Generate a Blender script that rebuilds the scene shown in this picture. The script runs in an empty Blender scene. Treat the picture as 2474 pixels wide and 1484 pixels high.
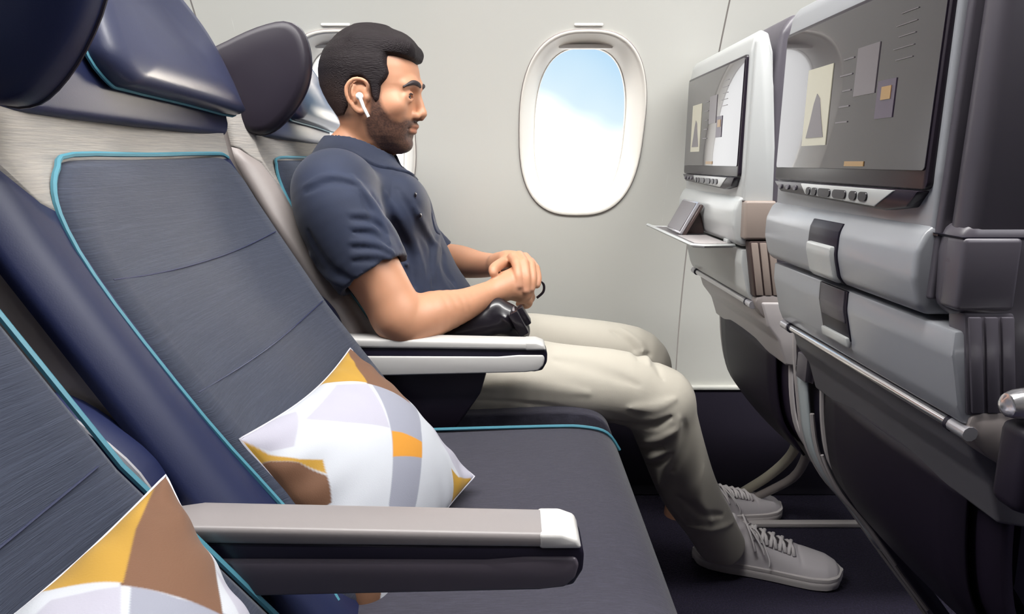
import bpy, bmesh, math, random
import numpy as np
from mathutils import Vector, Matrix

SC = bpy.context.scene
COL = SC.collection
# ------------------------------------------------------------------ camera
FPX, PITCH, CAMH = 1550.0, math.radians(12.8), 0.86
cam_d = bpy.data.cameras.new('camera')
cam = bpy.data.objects.new('camera', cam_d)
COL.objects.link(cam)
cam.location = (0, 0, CAMH)
cam.rotation_euler = (math.radians(90) - PITCH, 0, 0)
cam_d.sensor_width = 36.0
cam_d.lens = FPX / 2474 * 36.0
cam_d.clip_start = 0.02
SC.camera = cam
SC.view_settings.view_transform = 'Standard'
SC.view_settings.look = 'None'
SC.view_settings.gamma = 1.0
SC.view_settings.exposure = 0.0
SC.view_settings.use_curve_mapping = False

# ------------------------------------------------------------------ sky seen through the windows
w = bpy.data.worlds.new('sky'); SC.world = w; w.use_nodes = True
nt = w.node_tree; nt.nodes.clear()
out = nt.nodes.new('ShaderNodeOutputWorld'); bg = nt.nodes.new('ShaderNodeBackground')
tc = nt.nodes.new('ShaderNodeTexCoord'); sep = nt.nodes.new('ShaderNodeSeparateXYZ')
nz = nt.nodes.new('ShaderNodeTexNoise'); nz.inputs['Scale'].default_value = 3.2; nz.inputs['Detail'].default_value = 3
ma = nt.nodes.new('ShaderNodeMath'); ma.operation = 'MULTIPLY_ADD'; ma.inputs[1].default_value = 0.30
cr = nt.nodes.new('ShaderNodeValToRGB')
cr.color_ramp.elements[0].position = 0.18; cr.color_ramp.elements[0].color = (1.0, 1.0, 1.0, 1)
cr.color_ramp.elements[1].position = 0.42; cr.color_ramp.elements[1].color = (0.15, 0.27, 0.39, 1)
e = cr.color_ramp.elements.new(0.28); e.color = (0.31, 0.38, 0.42, 1)
nt.links.new(tc.outputs['Generated'], sep.inputs[0]); nt.links.new(tc.outputs['Generated'], nz.inputs['Vector'])
mb = nt.nodes.new('ShaderNodeMath'); mb.operation = 'MULTIPLY_ADD'; mb.inputs[1].default_value = .55
nt.links.new(sep.outputs['X'], mb.inputs[0]); nt.links.new(sep.outputs['Z'], mb.inputs[2])
nt.links.new(nz.outputs['Fac'], ma.inputs[0]); nt.links.new(mb.outputs[0], ma.inputs[2])
nt.links.new(ma.outputs[0], cr.inputs[0]); nt.links.new(cr.outputs[0], bg.inputs[0])
bg.inputs[1].default_value = 2.4
nt.links.new(bg.outputs[0], out.inputs[0])

# ------------------------------------------------------------------ cabin lights and added wall fill
def area(name, loc, target, sx, sy, power, col):
    l = bpy.data.lights.new(name, 'AREA'); l.shape = 'RECTANGLE'; l.size = sx; l.size_y = sy
    l.energy = power; l.color = col
    o = bpy.data.objects.new(name, l); COL.objects.link(o); o.location = loc
    o.rotation_euler = (Vector(target) - Vector(loc)).to_track_quat('-Z', 'Y').to_euler()
    return o
area('added_wall_fill', (0.1, 0.48, 2.02), (0.1, 1.5, 0.80), 3.2, 0.35, 104, (1.0, 0.985, 0.96))  # unseen strip light added to brighten the window wall
area('aisle_light', (1.25, -0.3, 1.95), (0.1, 0.9, 0.6), 1.2, 0.8, 13, (0.95, 0.96, 1.0))

sun = bpy.data.lights.new('sun', 'SUN'); sun.energy = 3.0; sun.angle = math.radians(14); sun.color = (1.0, .90, .76)
so_ = bpy.data.objects.new('sun', sun); COL.objects.link(so_)
so_.rotation_euler = Vector((-.52, -.82, -.10)).to_track_quat('-Z', 'Y').to_euler()

# ------------------------------------------------------------------ helpers
def at(px, py, Y):
    """point of the cabin seen at image position (px, py) and lying Y metres from the aisle-side origin"""
    u = (px - 1237) / FPX; v = (742 - py) / FPX
    r = Vector((u, math.cos(PITCH) + v * math.sin(PITCH), -math.sin(PITCH) + v * math.cos(PITCH)))
    r *= Y / r.y; r.z += CAMH
    return r

def srgb(r, g, b):
    f = lambda c: (c / 255 / 12.92) if c / 255 <= 0.04045 else ((c / 255 + 0.055) / 1.055) ** 2.4
    return (f(r), f(g), f(b), 1)

def mat(name, col, rough=0.5, metal=0.0, bump=None, mix=None, coat=0.0, emit=None, attr=None, sheen=0.0, sss=0.0, spec=None, brushed=None):
    """bump=(kind, scale vec, strength, distance); mix=(colour, noise scale, low, high)"""
    m = bpy.data.materials.new(name); m.use_nodes = True
    n = m.node_tree.nodes; L = m.node_tree.links; p = n['Principled BSDF']
    p.inputs['Base Color'].default_value = col; p.inputs['Roughness'].default_value = rough
    p.inputs['Metallic'].default_value = metal; p.inputs['Coat Weight'].default_value = coat
    p.inputs['Sheen Weight'].default_value = sheen
    if spec is not None: p.inputs['Specular IOR Level'].default_value = spec
    if sss: p.inputs['Subsurface Weight'].default_value = sss; p.inputs['Subsurface Radius'].default_value = (1, .35, .2); p.inputs['Subsurface Scale'].default_value = 0.006
    tc = n.new('ShaderNodeTexCoord')
    src = None
    if attr:
        a = n.new('ShaderNodeAttribute'); a.attribute_name = attr; src = a.outputs['Color']
        L.new(src, p.inputs['Base Color'])
    if mix:
        mp = n.new('ShaderNodeMapping'); sc = mix[1]; mp.inputs['Scale'].default_value = sc if isinstance(sc, tuple) else (sc,) * 3
        t = n.new('ShaderNodeTexNoise'); t.inputs['Scale'].default_value = 1.0; t.inputs['Detail'].default_value = 4
        rr = n.new('ShaderNodeMapRange'); rr.inputs[1].default_value = mix[2]; rr.inputs[2].default_value = mix[3]
        mx = n.new('ShaderNodeMix'); mx.data_type = 'RGBA'
        L.new(tc.outputs['Object'], mp.inputs[0]); L.new(mp.outputs[0], t.inputs['Vector']); L.new(t.outputs['Fac'], rr.inputs[0])
        L.new(rr.outputs[0], mx.inputs[0])
        if src: L.new(src, mx.inputs[6])
        else: mx.inputs[6].default_value = col
        mx.inputs[7].default_value = mix[0]
        L.new(mx.outputs[2], p.inputs['Base Color'])
    if bump:
        kind, sc, st, dist = bump
        mp = n.new('ShaderNodeMapping'); mp.inputs['Scale'].default_value = sc if isinstance(sc, tuple) else (sc,) * 3
        L.new(tc.outputs['Object'], mp.inputs[0])
        if kind == 'noise':
            t = n.new('ShaderNodeTexNoise'); t.inputs['Scale'].default_value = 1; t.inputs['Detail'].default_value = 3
            h = t.outputs['Fac']
        elif kind == 'voronoi':
            t = n.new('ShaderNodeTexVoronoi'); t.inputs['Scale'].default_value = 1; h = t.outputs['Distance']
        else:
            t = n.new('ShaderNodeTexWave'); t.inputs['Scale'].default_value = 1; t.bands_direction = kind
            t.inputs['Distortion'].default_value = 1.2; t.inputs['Detail'].default_value = 1; h = t.outputs['Fac']
        L.new(mp.outputs[0], t.inputs['Vector'])
        b = n.new('ShaderNodeBump'); b.inputs['Strength'].default_value = st; b.inputs['Distance'].default_value = dist
        L.new(h, b.inputs['Height']); L.new(b.outputs[0], p.inputs['Normal'])
    if emit:
        p.inputs['Emission Color'].default_value = emit[0]; p.inputs['Emission Strength'].default_value = emit[1]
    return m

M = {}
M['wall'] = mat('cabin_wall_plastic', srgb(214, 214, 208), 0.42, bump=('noise', 900, .05, .0004))
M['reveal'] = mat('window_reveal_plastic', srgb(240, 236, 228), 0.4)
M['kick'] = mat('kick_panel_carpet', srgb(30, 24, 42), 0.9, bump=('noise', 700, .3, .001))
M['floor'] = mat('floor_carpet', srgb(18, 13, 34), 0.95, bump=('voronoi', 260, .8, .002), mix=(srgb(34, 28, 52), 300, .45, .62))
M['navy'] = mat('navy_seat_leather', srgb(22, 30, 66), 0.5, bump=('noise', 900, .12, .0005))
M['headpad'] = mat('headrest_leather', srgb(50, 54, 80), 0.34, bump=('noise', 900, .12, .0005))
M['wing'] = mat('headrest_wing_cover', srgb(32, 25, 38), 0.5)
M['fabric'] = mat('seat_insert_fabric', srgb(36, 43, 62), 0.8, bump=('noise', (60, 60, 1600), .55, .0012), mix=(srgb(47, 54, 73), (30, 14, 900), .45, .65), sheen=.15)
M['cushion'] = mat('seat_cushion_fabric', srgb(42, 40, 54), 0.8, bump=('noise', (120, 1500, 120), .55, .0012), mix=(srgb(53, 51, 66), (50, 900, 50), .45, .65), sheen=.15)
M['upper'] = mat('seat_upper_fabric', srgb(150, 146, 142), 0.8, bump=('noise', (90, 40, 900), .5, .001), mix=(srgb(162, 156, 150), (40, 20, 500), .4, .6))
M['shell'] = mat('seat_shell_taupe', srgb(140, 132, 130), 0.45)
M['trim'] = mat('sunlit_cream_trim', srgb(196, 178, 156), 0.45)
M['piping'] = mat('teal_piping', srgb(72, 132, 150), 0.45)
M['armlight'] = mat('armrest_light_plastic', srgb(196, 194, 192), 0.34)
M['armwarm'] = mat('armrest_pad_taupe', srgb(134, 128, 128), 0.36)
M['armshaded'] = mat('armrest_side_shaded', srgb(92, 85, 94), 0.4)  # near armrest side: shade put into a darker colour than the far one
M['dark'] = mat('dark_trim_plastic', srgb(26, 22, 38), 0.4)
M['darker'] = mat('dark_seat_panel', srgb(26, 19, 34), 0.5)
M['fshell'] = mat('seatback_shell_grey', srgb(152, 154, 160), 0.28, coat=.2)
M['fshell2'] = mat('seatback_shell_white', srgb(184, 186, 186), 0.3, coat=.2)
M['fside'] = mat('seatback_side_grey', srgb(84, 80, 88), 0.35)
M['tan'] = mat('seatback_side_tan', srgb(150, 136, 128), 0.4)
M['tandark'] = mat('seatback_groove_brown', srgb(70, 56, 54), 0.5)
M['silver'] = mat('brushed_silver', srgb(196, 194, 200), 0.25, metal=.6)
M['chrome'] = mat('chrome', srgb(214, 212, 216), 0.16, metal=.85)
M['glass'] = mat('screen_glass', srgb(36, 30, 40), 0.14, coat=1.0)
M['bezel'] = mat('screen_bezel', srgb(40, 34, 44), 0.25)
M['fascia'] = mat('seatback_fascia_grey', srgb(108, 106, 112), .4)
M['button'] = mat('button_black', srgb(28, 24, 32), 0.3)
M['pocket'] = mat('literature_pocket', srgb(34, 26, 42), 0.5)
M['rim'] = mat('pocket_rim', srgb(172, 166, 166), 0.35)
M['cover'] = mat('cover_plate_pale', srgb(176, 184, 188), 0.4)
M['strut'] = mat('seat_leg_alloy', srgb(172, 166, 150), 0.4, metal=.2)
M['card_ivory'] = mat('card_ivory', srgb(160, 156, 140), 0.3, emit=(srgb(190, 185, 165), .22))
M['card_grey'] = mat('card_grey', srgb(96, 90, 94), 0.3, emit=(srgb(120, 114, 118), .1))
M['card_violet'] = mat('card_violet', srgb(72, 62, 76), 0.3, emit=(srgb(90, 80, 100), .1))
M['card_gold'] = mat('card_gold', srgb(140, 110, 70), 0.3, emit=(srgb(180, 140, 80), .12))

def link(name, me, m=None, parent=None):
    o = bpy.data.objects.new(name, me); COL.objects.link(o)
    if m is not None:
        for x in (m if isinstance(m, (list, tuple)) else [m]): me.materials.append(x)
    if parent is not None: o.parent = parent
    return o

def from_bm(name, bm, m, parent=None, angle=40):
    bmesh.ops.recalc_face_normals(bm, faces=bm.faces)
    me = bpy.data.meshes.new(name); bm.to_mesh(me); bm.free()
    me.shade_smooth(); me.set_sharp_from_angle(angle=math.radians(angle))
    return link(name, me, m, parent)

def thing(name, label, cat, loc=(0, 0, 0), group=None):
    o = bpy.data.objects.new(name, None); COL.objects.link(o); o.location = loc
    o['label'] = label; o['category'] = cat; o.empty_display_size = .02
    if group: o['group'] = group
    bpy.context.view_layer.update()
    return o
def keep(o):      # child meshes are written in world metres: undo the parent's offset
    r = o.parent
    base = Vector((0, 0, 0))
    while r is not None:
        base += r.location; r = r.parent
    o.location = -base if o.parent.parent is None else (0, 0, 0)
    return o
def tag(o, label, cat, group=None, kind=None):
    o['label'] = label; o['category'] = cat
    if group: o['group'] = group
    if kind: o['kind'] = kind
    return o
def struct(o): o['kind'] = 'structure'; return o

def box_bm(x0, x1, y0, y1, z0, z1, bev=.003, seg=2, bm=None, mtx=None):
    b = bmesh.new()
    vs = [b.verts.new((x, y, z)) for x in (x0, x1) for y in (y0, y1) for z in (z0, z1)]
    for f in ((0, 1, 3, 2), (4, 6, 7, 5), (0, 4, 5, 1), (2, 3, 7, 6), (0, 2, 6, 4), (1, 5, 7, 3)):
        b.faces.new([vs[i] for i in f])
    if bev: bmesh.ops.bevel(b, geom=list(b.edges), offset=bev, segments=seg, affect='EDGES', profile=.5)
    if mtx is not None: bmesh.ops.transform(b, matrix=mtx, verts=b.verts)
    return join(bm, b)
def join(bm, b):
    if bm is None: return b
    me = bpy.data.meshes.new('tmp'); b.to_mesh(me); b.free(); bm.from_mesh(me); bpy.data.meshes.remove(me)
    return bm
def ext_bm(poly, y0, y1, bev=.003, seg=2, bm=None, axis='y'):
    """polygon of (x, z) extruded along y (or (y, z) along x, or (x, y) along z), edges bevelled"""
    b = bmesh.new()
    def P(p, t):
        return (p[0], t, p[1]) if axis == 'y' else ((t, p[0], p[1]) if axis == 'x' else (p[0], p[1], t))
    A = [b.verts.new(P(p, y0)) for p in poly]; B = [b.verts.new(P(p, y1)) for p in poly]
    b.faces.new(A); b.faces.new(B[::-1]); n = len(poly)
    for i in range(n): b.faces.new((A[i], B[i], B[(i + 1) % n], A[(i + 1) % n]))
    bmesh.ops.recalc_face_normals(b, faces=b.faces)
    if bev: bmesh.ops.bevel(b, geom=list(b.edges), offset=bev, segments=seg, affect='EDGES', profile=.5, clamp_overlap=True)
    return join(bm, b)
def spline(pts, n=6, closed=False):
    P = [np.array(p, float) for p in pts]; N = len(P); o = []
    rng = range(N if closed else N - 1)
    for i in rng:
        if closed: a, b, c, d = P[(i - 1) % N], P[i], P[(i + 1) % N], P[(i + 2) % N]
        else: a, b, c, d = P[max(i - 1, 0)], P[i], P[i + 1], P[min(i + 2, N - 1)]
        for k in range(n):
            t = k / n
            o.append(.5 * ((2 * b) + (-a + c) * t + (2 * a - 5 * b + 4 * c - d) * t * t + (-a + 3 * b - 3 * c + d) * t ** 3))
    if not closed: o.append(P[-1])
    return o
def tube_bm(pts, r, seg=8, bm=None, closed=False, flat=1.0, up=(0, 0, 1)):
    b = bmesh.new(); pts = [Vector(p) for p in pts]; n = len(pts); rings = []
    rr = r if isinstance(r, (list, tuple)) else [r] * n
    prev = None
    for i, p in enumerate(pts):
        if closed: t = pts[(i + 1) % n] - pts[i - 1]
        else: t = pts[min(i + 1, n - 1)] - pts[max(i - 1, 0)]
        t.normalize()
        if prev is None:
            s = t.cross(Vector(up));
            if s.length < .05: s = t.cross(Vector((0, 1, 0)))
        else: s = prev - t * prev.dot(t)
        s.normalize(); prev = s; q = t.cross(s)
        rings.append([b.verts.new(p + (s * math.cos(2 * math.pi * k / seg) + q * math.sin(2 * math.pi * k / seg) * flat) * rr[i]) for k in range(seg)])
    for i in range(n if closed else n - 1):
        A, B = rings[i], rings[(i + 1) % n]
        for k in range(seg): b.faces.new((A[k], A[(k + 1) % seg], B[(k + 1) % seg], B[k]))
    if not closed: b.faces.new(rings[0][::-1]); b.faces.new(rings[-1])
    return join(bm, b)
def grid_bm(rows, closed_u=False, closed_v=False, cap=False, bm=None):
    b = bmesh.new(); V = [[b.verts.new(p) for p in r] for r in rows]
    nr, nc = len(V), len(V[0])
    for i in range(nr if closed_v else nr - 1):
        for j in range(nc if closed_u else nc - 1):
            b.faces.new((V[i][j], V[i][(j + 1) % nc], V[(i + 1) % nr][(j + 1) % nc], V[(i + 1) % nr][j]))
    if cap: b.faces.new(V[0][::-1]); b.faces.new(V[-1])
    return join(bm, b)
def rrect(y0, y1, z0, z1, r, n=5):
    """rounded rectangle outline"""
    o = []
    for cy, cz, a0 in ((y1 - r, z1 - r, 0), (y0 + r, z1 - r, 90), (y0 + r, z0 + r, 180), (y1 - r, z0 + r, 270)):
        for k in range(n + 1):
            a = math.radians(a0 + 90 * k / n); o.append((cy + r * math.cos(a), cz + r * math.sin(a)))
    return o
def lerp(xs, ys, x): return float(np.interp(x, xs, ys))

# ------------------------------------------------------------------ SDF volumes
class Vol:
    """a signed distance field on a dense grid, turned into a mesh by surface nets"""
    def __init__(s, lo, hi, h):
        s.lo = np.array(lo, np.float32); s.h = h
        s.n = np.ceil((np.array(hi) - lo) / h).astype(int) + 1
        s.d = np.full(s.n, 1.0, np.float32)
    def sl(s, lo, hi):
        a = np.clip(np.floor((np.array(lo) - s.lo) / s.h).astype(int), 0, s.n)
        b = np.clip(np.ceil((np.array(hi) - s.lo) / s.h).astype(int) + 1, 0, s.n)
        if np.any(b <= a): return None, None
        ax = [((np.arange(a[i], b[i]) * s.h) + s.lo[i]).astype(np.float32) for i in range(3)]
        return tuple(slice(a[i], b[i]) for i in range(3)), np.meshgrid(*ax, indexing='ij', sparse=True)
    def op(s, fn, lo, hi, k=0.0, mode='add'):
        S, G = s.sl(lo, hi)
        if S is None: return
        e = np.broadcast_to(fn(*G), s.d[S].shape).astype(np.float32); d = s.d[S]
        if mode == 'sub': e = -e; d, sgn = -d, -1; e = -e
        if mode == 'add':
            if k > 0:
                h = np.maximum(k - np.abs(d - e), 0) / k; s.d[S] = np.minimum(d, e) - h * h * k * .25
            else: s.d[S] = np.minimum(d, e)
        elif mode == 'sub':   # max(D, -e)
            D = s.d[S]; q = -e
            if k > 0:
                h = np.maximum(k - np.abs(D - q), 0) / k; s.d[S] = np.maximum(D, q) + h * h * k * .25
            else: s.d[S] = np.maximum(D, q)
        elif mode == 'disp':
            s.d[S] = s.d[S] - e
        elif mode == 'int':
            s.d[S] = np.maximum(s.d[S], e)
    def limb(s, pts, rads, k=.01, flat=None, n=4, mode='add', m=.03):
        """spline tube; flat=(direction, factor) stretches the section along a direction"""
        P = spline([list(p) + [r] for p, r in zip(pts, rads)], n) if len(pts) > 2 else [np.array(list(p) + [r], float) for p, r in zip(pts, rads)]
        P = np.array(P); mx = P[:, 3].max() * (flat[1] if flat and flat[1] > 1 else 1) + m
        lo = P[:, :3].min(0) - mx; hi = P[:, :3].max(0) + mx
        def fn(X, Y, Z):
            best = None
            for i in range(len(P) - 1):
                a, b, ra, rb = P[i, :3], P[i + 1, :3], P[i, 3], P[i + 1, 3]
                ab = b - a; L = float(ab @ ab) + 1e-12
                t = np.clip(((X - a[0]) * ab[0] + (Y - a[1]) * ab[1] + (Z - a[2]) * ab[2]) / L, 0, 1)
                wx, wy, wz = X - a[0] - t * ab[0], Y - a[1] - t * ab[1], Z - a[2] - t * ab[2]
                if flat:
                    f = np.array(flat[0], float); f /= np.linalg.norm(f)
                    c = (wx * f[0] + wy * f[1] + wz * f[2]) * (1 / flat[1] - 1)
                    wx, wy, wz = wx + f[0] * c, wy + f[1] * c, wz + f[2] * c
                e = np.sqrt(wx * wx + wy * wy + wz * wz) - (ra + (rb - ra) * t)
                best = e if best is None else np.minimum(best, e)
            return best
        s.op(fn, lo, hi, k, mode)
    def ell(s, c, r, k=.01, axes=None, mode='add', m=.03):
        c = np.array(c, float); R = np.eye(3) if axes is None else np.array(axes, float)
        r = np.array(r, float); mx = r.max() + m
        def fn(X, Y, Z):
            x, y, z = X - c[0], Y - c[1], Z - c[2]
            q = [(x * R[i][0] + y * R[i][1] + z * R[i][2]) for i in range(3)]
            k0 = np.sqrt(sum((q[i] / r[i]) ** 2 for i in range(3))); k1 = np.sqrt(sum((q[i] / r[i] ** 2) ** 2 for i in range(3))) + 1e-6
            return k0 * (k0 - 1) / k1
        s.op(fn, c - mx, c + mx, k, mode)
    def crease(s, pts, amp, wd, n=4):
        """raise (amp > 0) or sink a soft ridge along a curve"""
        P = np.array(spline([list(p) for p in pts], n) if len(pts) > 2 else pts, float)
        def fn(X, Y, Z):
            best = None
            for i in range(len(P) - 1):
                a, b = P[i], P[i + 1]; ab = b - a; L = float(ab @ ab) + 1e-12
                t = np.clip(((X - a[0]) * ab[0] + (Y - a[1]) * ab[1] + (Z - a[2]) * ab[2]) / L, 0, 1)
                e = (X - a[0] - t * ab[0]) ** 2 + (Y - a[1] - t * ab[1]) ** 2 + (Z - a[2] - t * ab[2]) ** 2
                tt = (i + t) / (len(P) - 1); e = e / np.maximum(np.sin(np.pi * np.clip(tt, .06, .94)), .05)
                best = e if best is None else np.minimum(best, e)
            return amp * np.exp(-best / wd ** 2)
        s.op(fn, P.min(0) - 3 * wd, P.max(0) + 3 * wd, 0, 'disp')
    def hit(s, px, py, y0=.90, y1=1.50, off=0.0):
        Y = np.arange(y0, y1, .0015); a = np.array(at(px, py, 1.0)) - (0, 0, CAMH)
        P = a[None] * Y[:, None] + (0, 0, CAMH); i = np.round((P - s.lo) / s.h).astype(int)
        ok = np.all((i >= 0) & (i < np.array(s.d.shape)), 1); i = np.clip(i, 0, np.array(s.d.shape) - 1)
        v = np.where(ok, s.d[i[:, 0], i[:, 1], i[:, 2]], 1.0); k = np.argmax(v < 0)
        return P[k] + a * off if v[k] < 0 else None
    def fold(s, pts, amp, wd):
        q = [s.hit(*p) for p in spline(pts, 3)]; q = [x for x in q if x is not None]
        if len(q) > 3: s.crease(q, amp, wd, 1)
    def mesh(s, name, smooth=1):
        d = s.d; h = s.h; n = d.shape
        ins = d < 0
        c = ins[:-1, :-1, :-1].astype(np.int8)
        tot = np.zeros(c.shape, np.int8)
        for i in (0, 1):
            for j in (0, 1):
                for k in (0, 1):
                    tot += ins[i:n[0] - 1 + i, j:n[1] - 1 + j, k:n[2] - 1 + k]
        act = np.argwhere((tot > 0) & (tot < 8))
        idx = np.full(c.shape, -1, np.int32); idx[act[:, 0], act[:, 1], act[:, 2]] = np.arange(len(act))
        cv = {}
        for i in (0, 1):
            for j in (0, 1):
                for k in (0, 1): cv[(i, j, k)] = d[act[:, 0] + i, act[:, 1] + j, act[:, 2] + k]
        acc = np.zeros((len(act), 3)); cnt = np.zeros(len(act))
        ks = list(cv.keys())
        for a in ks:
            for ax in range(3):
                if a[ax] == 1: continue
                b = list(a); b[ax] = 1; b = tuple(b)
                va, vb = cv[a], cv[b]; mk = (va < 0) != (vb < 0)
                t = np.where(mk, va / np.where(mk, va - vb, 1), 0)
                p = np.array(a, float)[None, :].repeat(len(act), 0); p[:, ax] = t
                acc += p * mk[:, None]; cnt += mk
        V = (act + acc / cnt[:, None]) * h + s.lo
        quads = []
        for ax in range(3):
            o1, o2 = [(1, 2), (2, 0), (0, 1)][ax]
            A = [slice(None)] * 3; B = [slice(None)] * 3; A[ax] = slice(0, -1); B[ax] = slice(1, None)
            for q in (o1, o2): A[q] = slice(1, -1); B[q] = slice(1, -1)
            ia, ib = ins[tuple(A)], ins[tuple(B)]
            E = np.argwhere(ia != ib)
            if not len(E): continue
            sg = ia[E[:, 0], E[:, 1], E[:, 2]]
            base = E.copy(); base[:, o1] += 1; base[:, o2] += 1
            def cell(a, b):
                q = base.copy(); q[:, o1] -= a; q[:, o2] -= b
                return idx[q[:, 0], q[:, 1], q[:, 2]]
            Q = np.stack([cell(1, 1), cell(0, 1), cell(0, 0), cell(1, 0)], 1)
            Q[~sg] = Q[~sg][:, ::-1]
            quads.append(Q)
        Q = np.concatenate(quads)
        for _ in range(smooth):   # light laplacian pass
            S = np.zeros_like(V); C2 = np.zeros(len(V))
            for a, b in ((0, 1), (1, 2), (2, 3), (3, 0)):
                np.add.at(S, Q[:, a], V[Q[:, b]]); np.add.at(C2, Q[:, a], 1)
                np.add.at(S, Q[:, b], V[Q[:, a]]); np.add.at(C2, Q[:, b], 1)
            V = V * .5 + .5 * S / np.maximum(C2, 1)[:, None]
        me = bpy.data.meshes.new(name)
        me.vertices.add(len(V)); me.vertices.foreach_set('co', V.astype(np.float32).ravel())
        me.loops.add(len(Q) * 4); me.loops.foreach_set('vertex_index', Q.astype(np.int32).ravel())
        me.polygons.add(len(Q)); me.polygons.foreach_set('loop_start', np.arange(0, len(Q) * 4, 4, dtype=np.int32))
        me.update(calc_edges=True); me.validate(); me.shade_smooth()
        return me, V
def paint(me, cols, name='Col'):
    a = me.color_attributes.new(name, 'FLOAT_COLOR', 'POINT')
    c = np.ones((len(me.vertices), 4), np.float32); c[:, :3] = cols[:, :3]
    a.data.foreach_set('color', c.ravel())
# ------------------------------------------------------------------ cabin shell
def wallY(z):
    return 1.55 - (.345 * (z - .35) ** 2 if z > .35 else 0)
WIN = [(-.345, .925), (.15, .925)]
OW, OH = .134, .187        # outer half sizes of the window bezel
def oval(t, a, b, n=2.7):
    c, s_ = math.cos(t), math.sin(t)
    return (a * math.copysign(abs(c) ** (2 / n), c), b * math.copysign(abs(s_) ** (2 / n), s_))
def build_wall():
    def panel(x0, x1, wins, z0=.30, z1=2.1):
        bm = bmesh.new(); gap = .0016
        x0 += gap; x1 -= gap
        xs = [x0] + sum([[wx - .2, wx + .2] for wx, _ in wins], []) + [x1]
        zl = [z0, .45, .6, .925 - .26] ; zh = [.925 + .26, 1.3, 1.5, 1.7, 1.9, z1]
        def V(x, z): return bm.verts.new((x, wallY(z), z))
        def rect(xa, xb, za, zb, nx=1, nz_=4):
            g = [[V(xa + (xb - xa) * i / nx, za + (zb - za) * j / nz_) for j in range(nz_ + 1)] for i in range(nx + 1)]
            for i in range(nx):
                for j in range(nz_): bm.faces.new((g[i][j], g[i + 1][j], g[i + 1][j + 1], g[i][j + 1]))
        for a, b in zip(zl[:-1], zl[1:]): rect(x0, x1, a, b)
        for a, b in zip(zh[:-1], zh[1:]): rect(x0, x1, a, b)
        za, zb = zl[-1], zh[0]
        cur = x0
        for wx, wz in wins:
            if wx - .2 > cur + 1e-4: rect(cur, wx - .2, za, zb, 1, 12)
            cur = wx + .2
            ca = math.atan2(.26, .2); an = sorted(set([round(2 * math.pi * i / 64, 6) for i in range(64)] + [round(x, 6) for x in (ca, math.pi - ca, math.pi + ca, 2 * math.pi - ca)])); N = len(an); rings = []
            for k in range(6):
                f = k / 5; ring = []
                for i in range(N):
                    t = an[i]; ox, oz = oval(t, OW, OH)
                    c, s_ = math.cos(t), math.sin(t); m_ = max(abs(c) / .2, abs(s_) / .26); rx, rz = c / m_, s_ / m_
                    X = wx + ox + (rx - ox) * f; Z = wz + oz + (rz - oz) * f
                    ring.append(V(X, Z))
                rings.append(ring)
            for k in range(5):
                for i in range(N): bm.faces.new((rings[k][i], rings[k][(i + 1) % N], rings[k + 1][(i + 1) % N], rings[k + 1][i]))
        if cur < x1 - 1e-4: rect(cur, x1, za, zb, 1, 12)
        return bm
    def edge(bm):   # thickness for the panel: skirt its outer border outward
        return bm
    a = struct(from_bm('wall_left', join(panel(-1.645, -.6135, []), panel(-.6135, .4155, WIN)), M['wall'], angle=60))
    b = panel(.4155, 1.45, []); join(b, panel(1.45, 2.5, []))
    join(b, panel(-2.5, -1.645, []))
    o = struct(from_bm('wall_left.001', b, M['wall'], angle=60))
    for q in (a, o):
        me = q.data; cn = []
        bb = bmesh.new(); bb.from_mesh(me)
        bmesh.ops.reverse_faces(bb, faces=[f for f in bb.faces if f.normal.y > 0]); bb.to_mesh(me); bb.free(); me.update(); me.shade_smooth()
        for l in me.loops:
            z = me.vertices[l.vertex_index].co.z; v = Vector((0, -1, -.69 * max(0, z - .35))).normalized(); cn.append(v)
        me.normals_split_custom_set(cn)
    for q in (a, o):
        pass
    # dark joint behind the seams
    for i, x in enumerate((-.6135, .4155)):
        rows = [[(x - .006, wallY(z) + .009, z), (x + .006, wallY(z) + .009, z)] for z in np.linspace(.3, 2.1, 14)]
        j = struct(from_bm('trim_%d' % (i + 1), grid_bm(rows), M['shell']))
build_wall()
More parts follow.
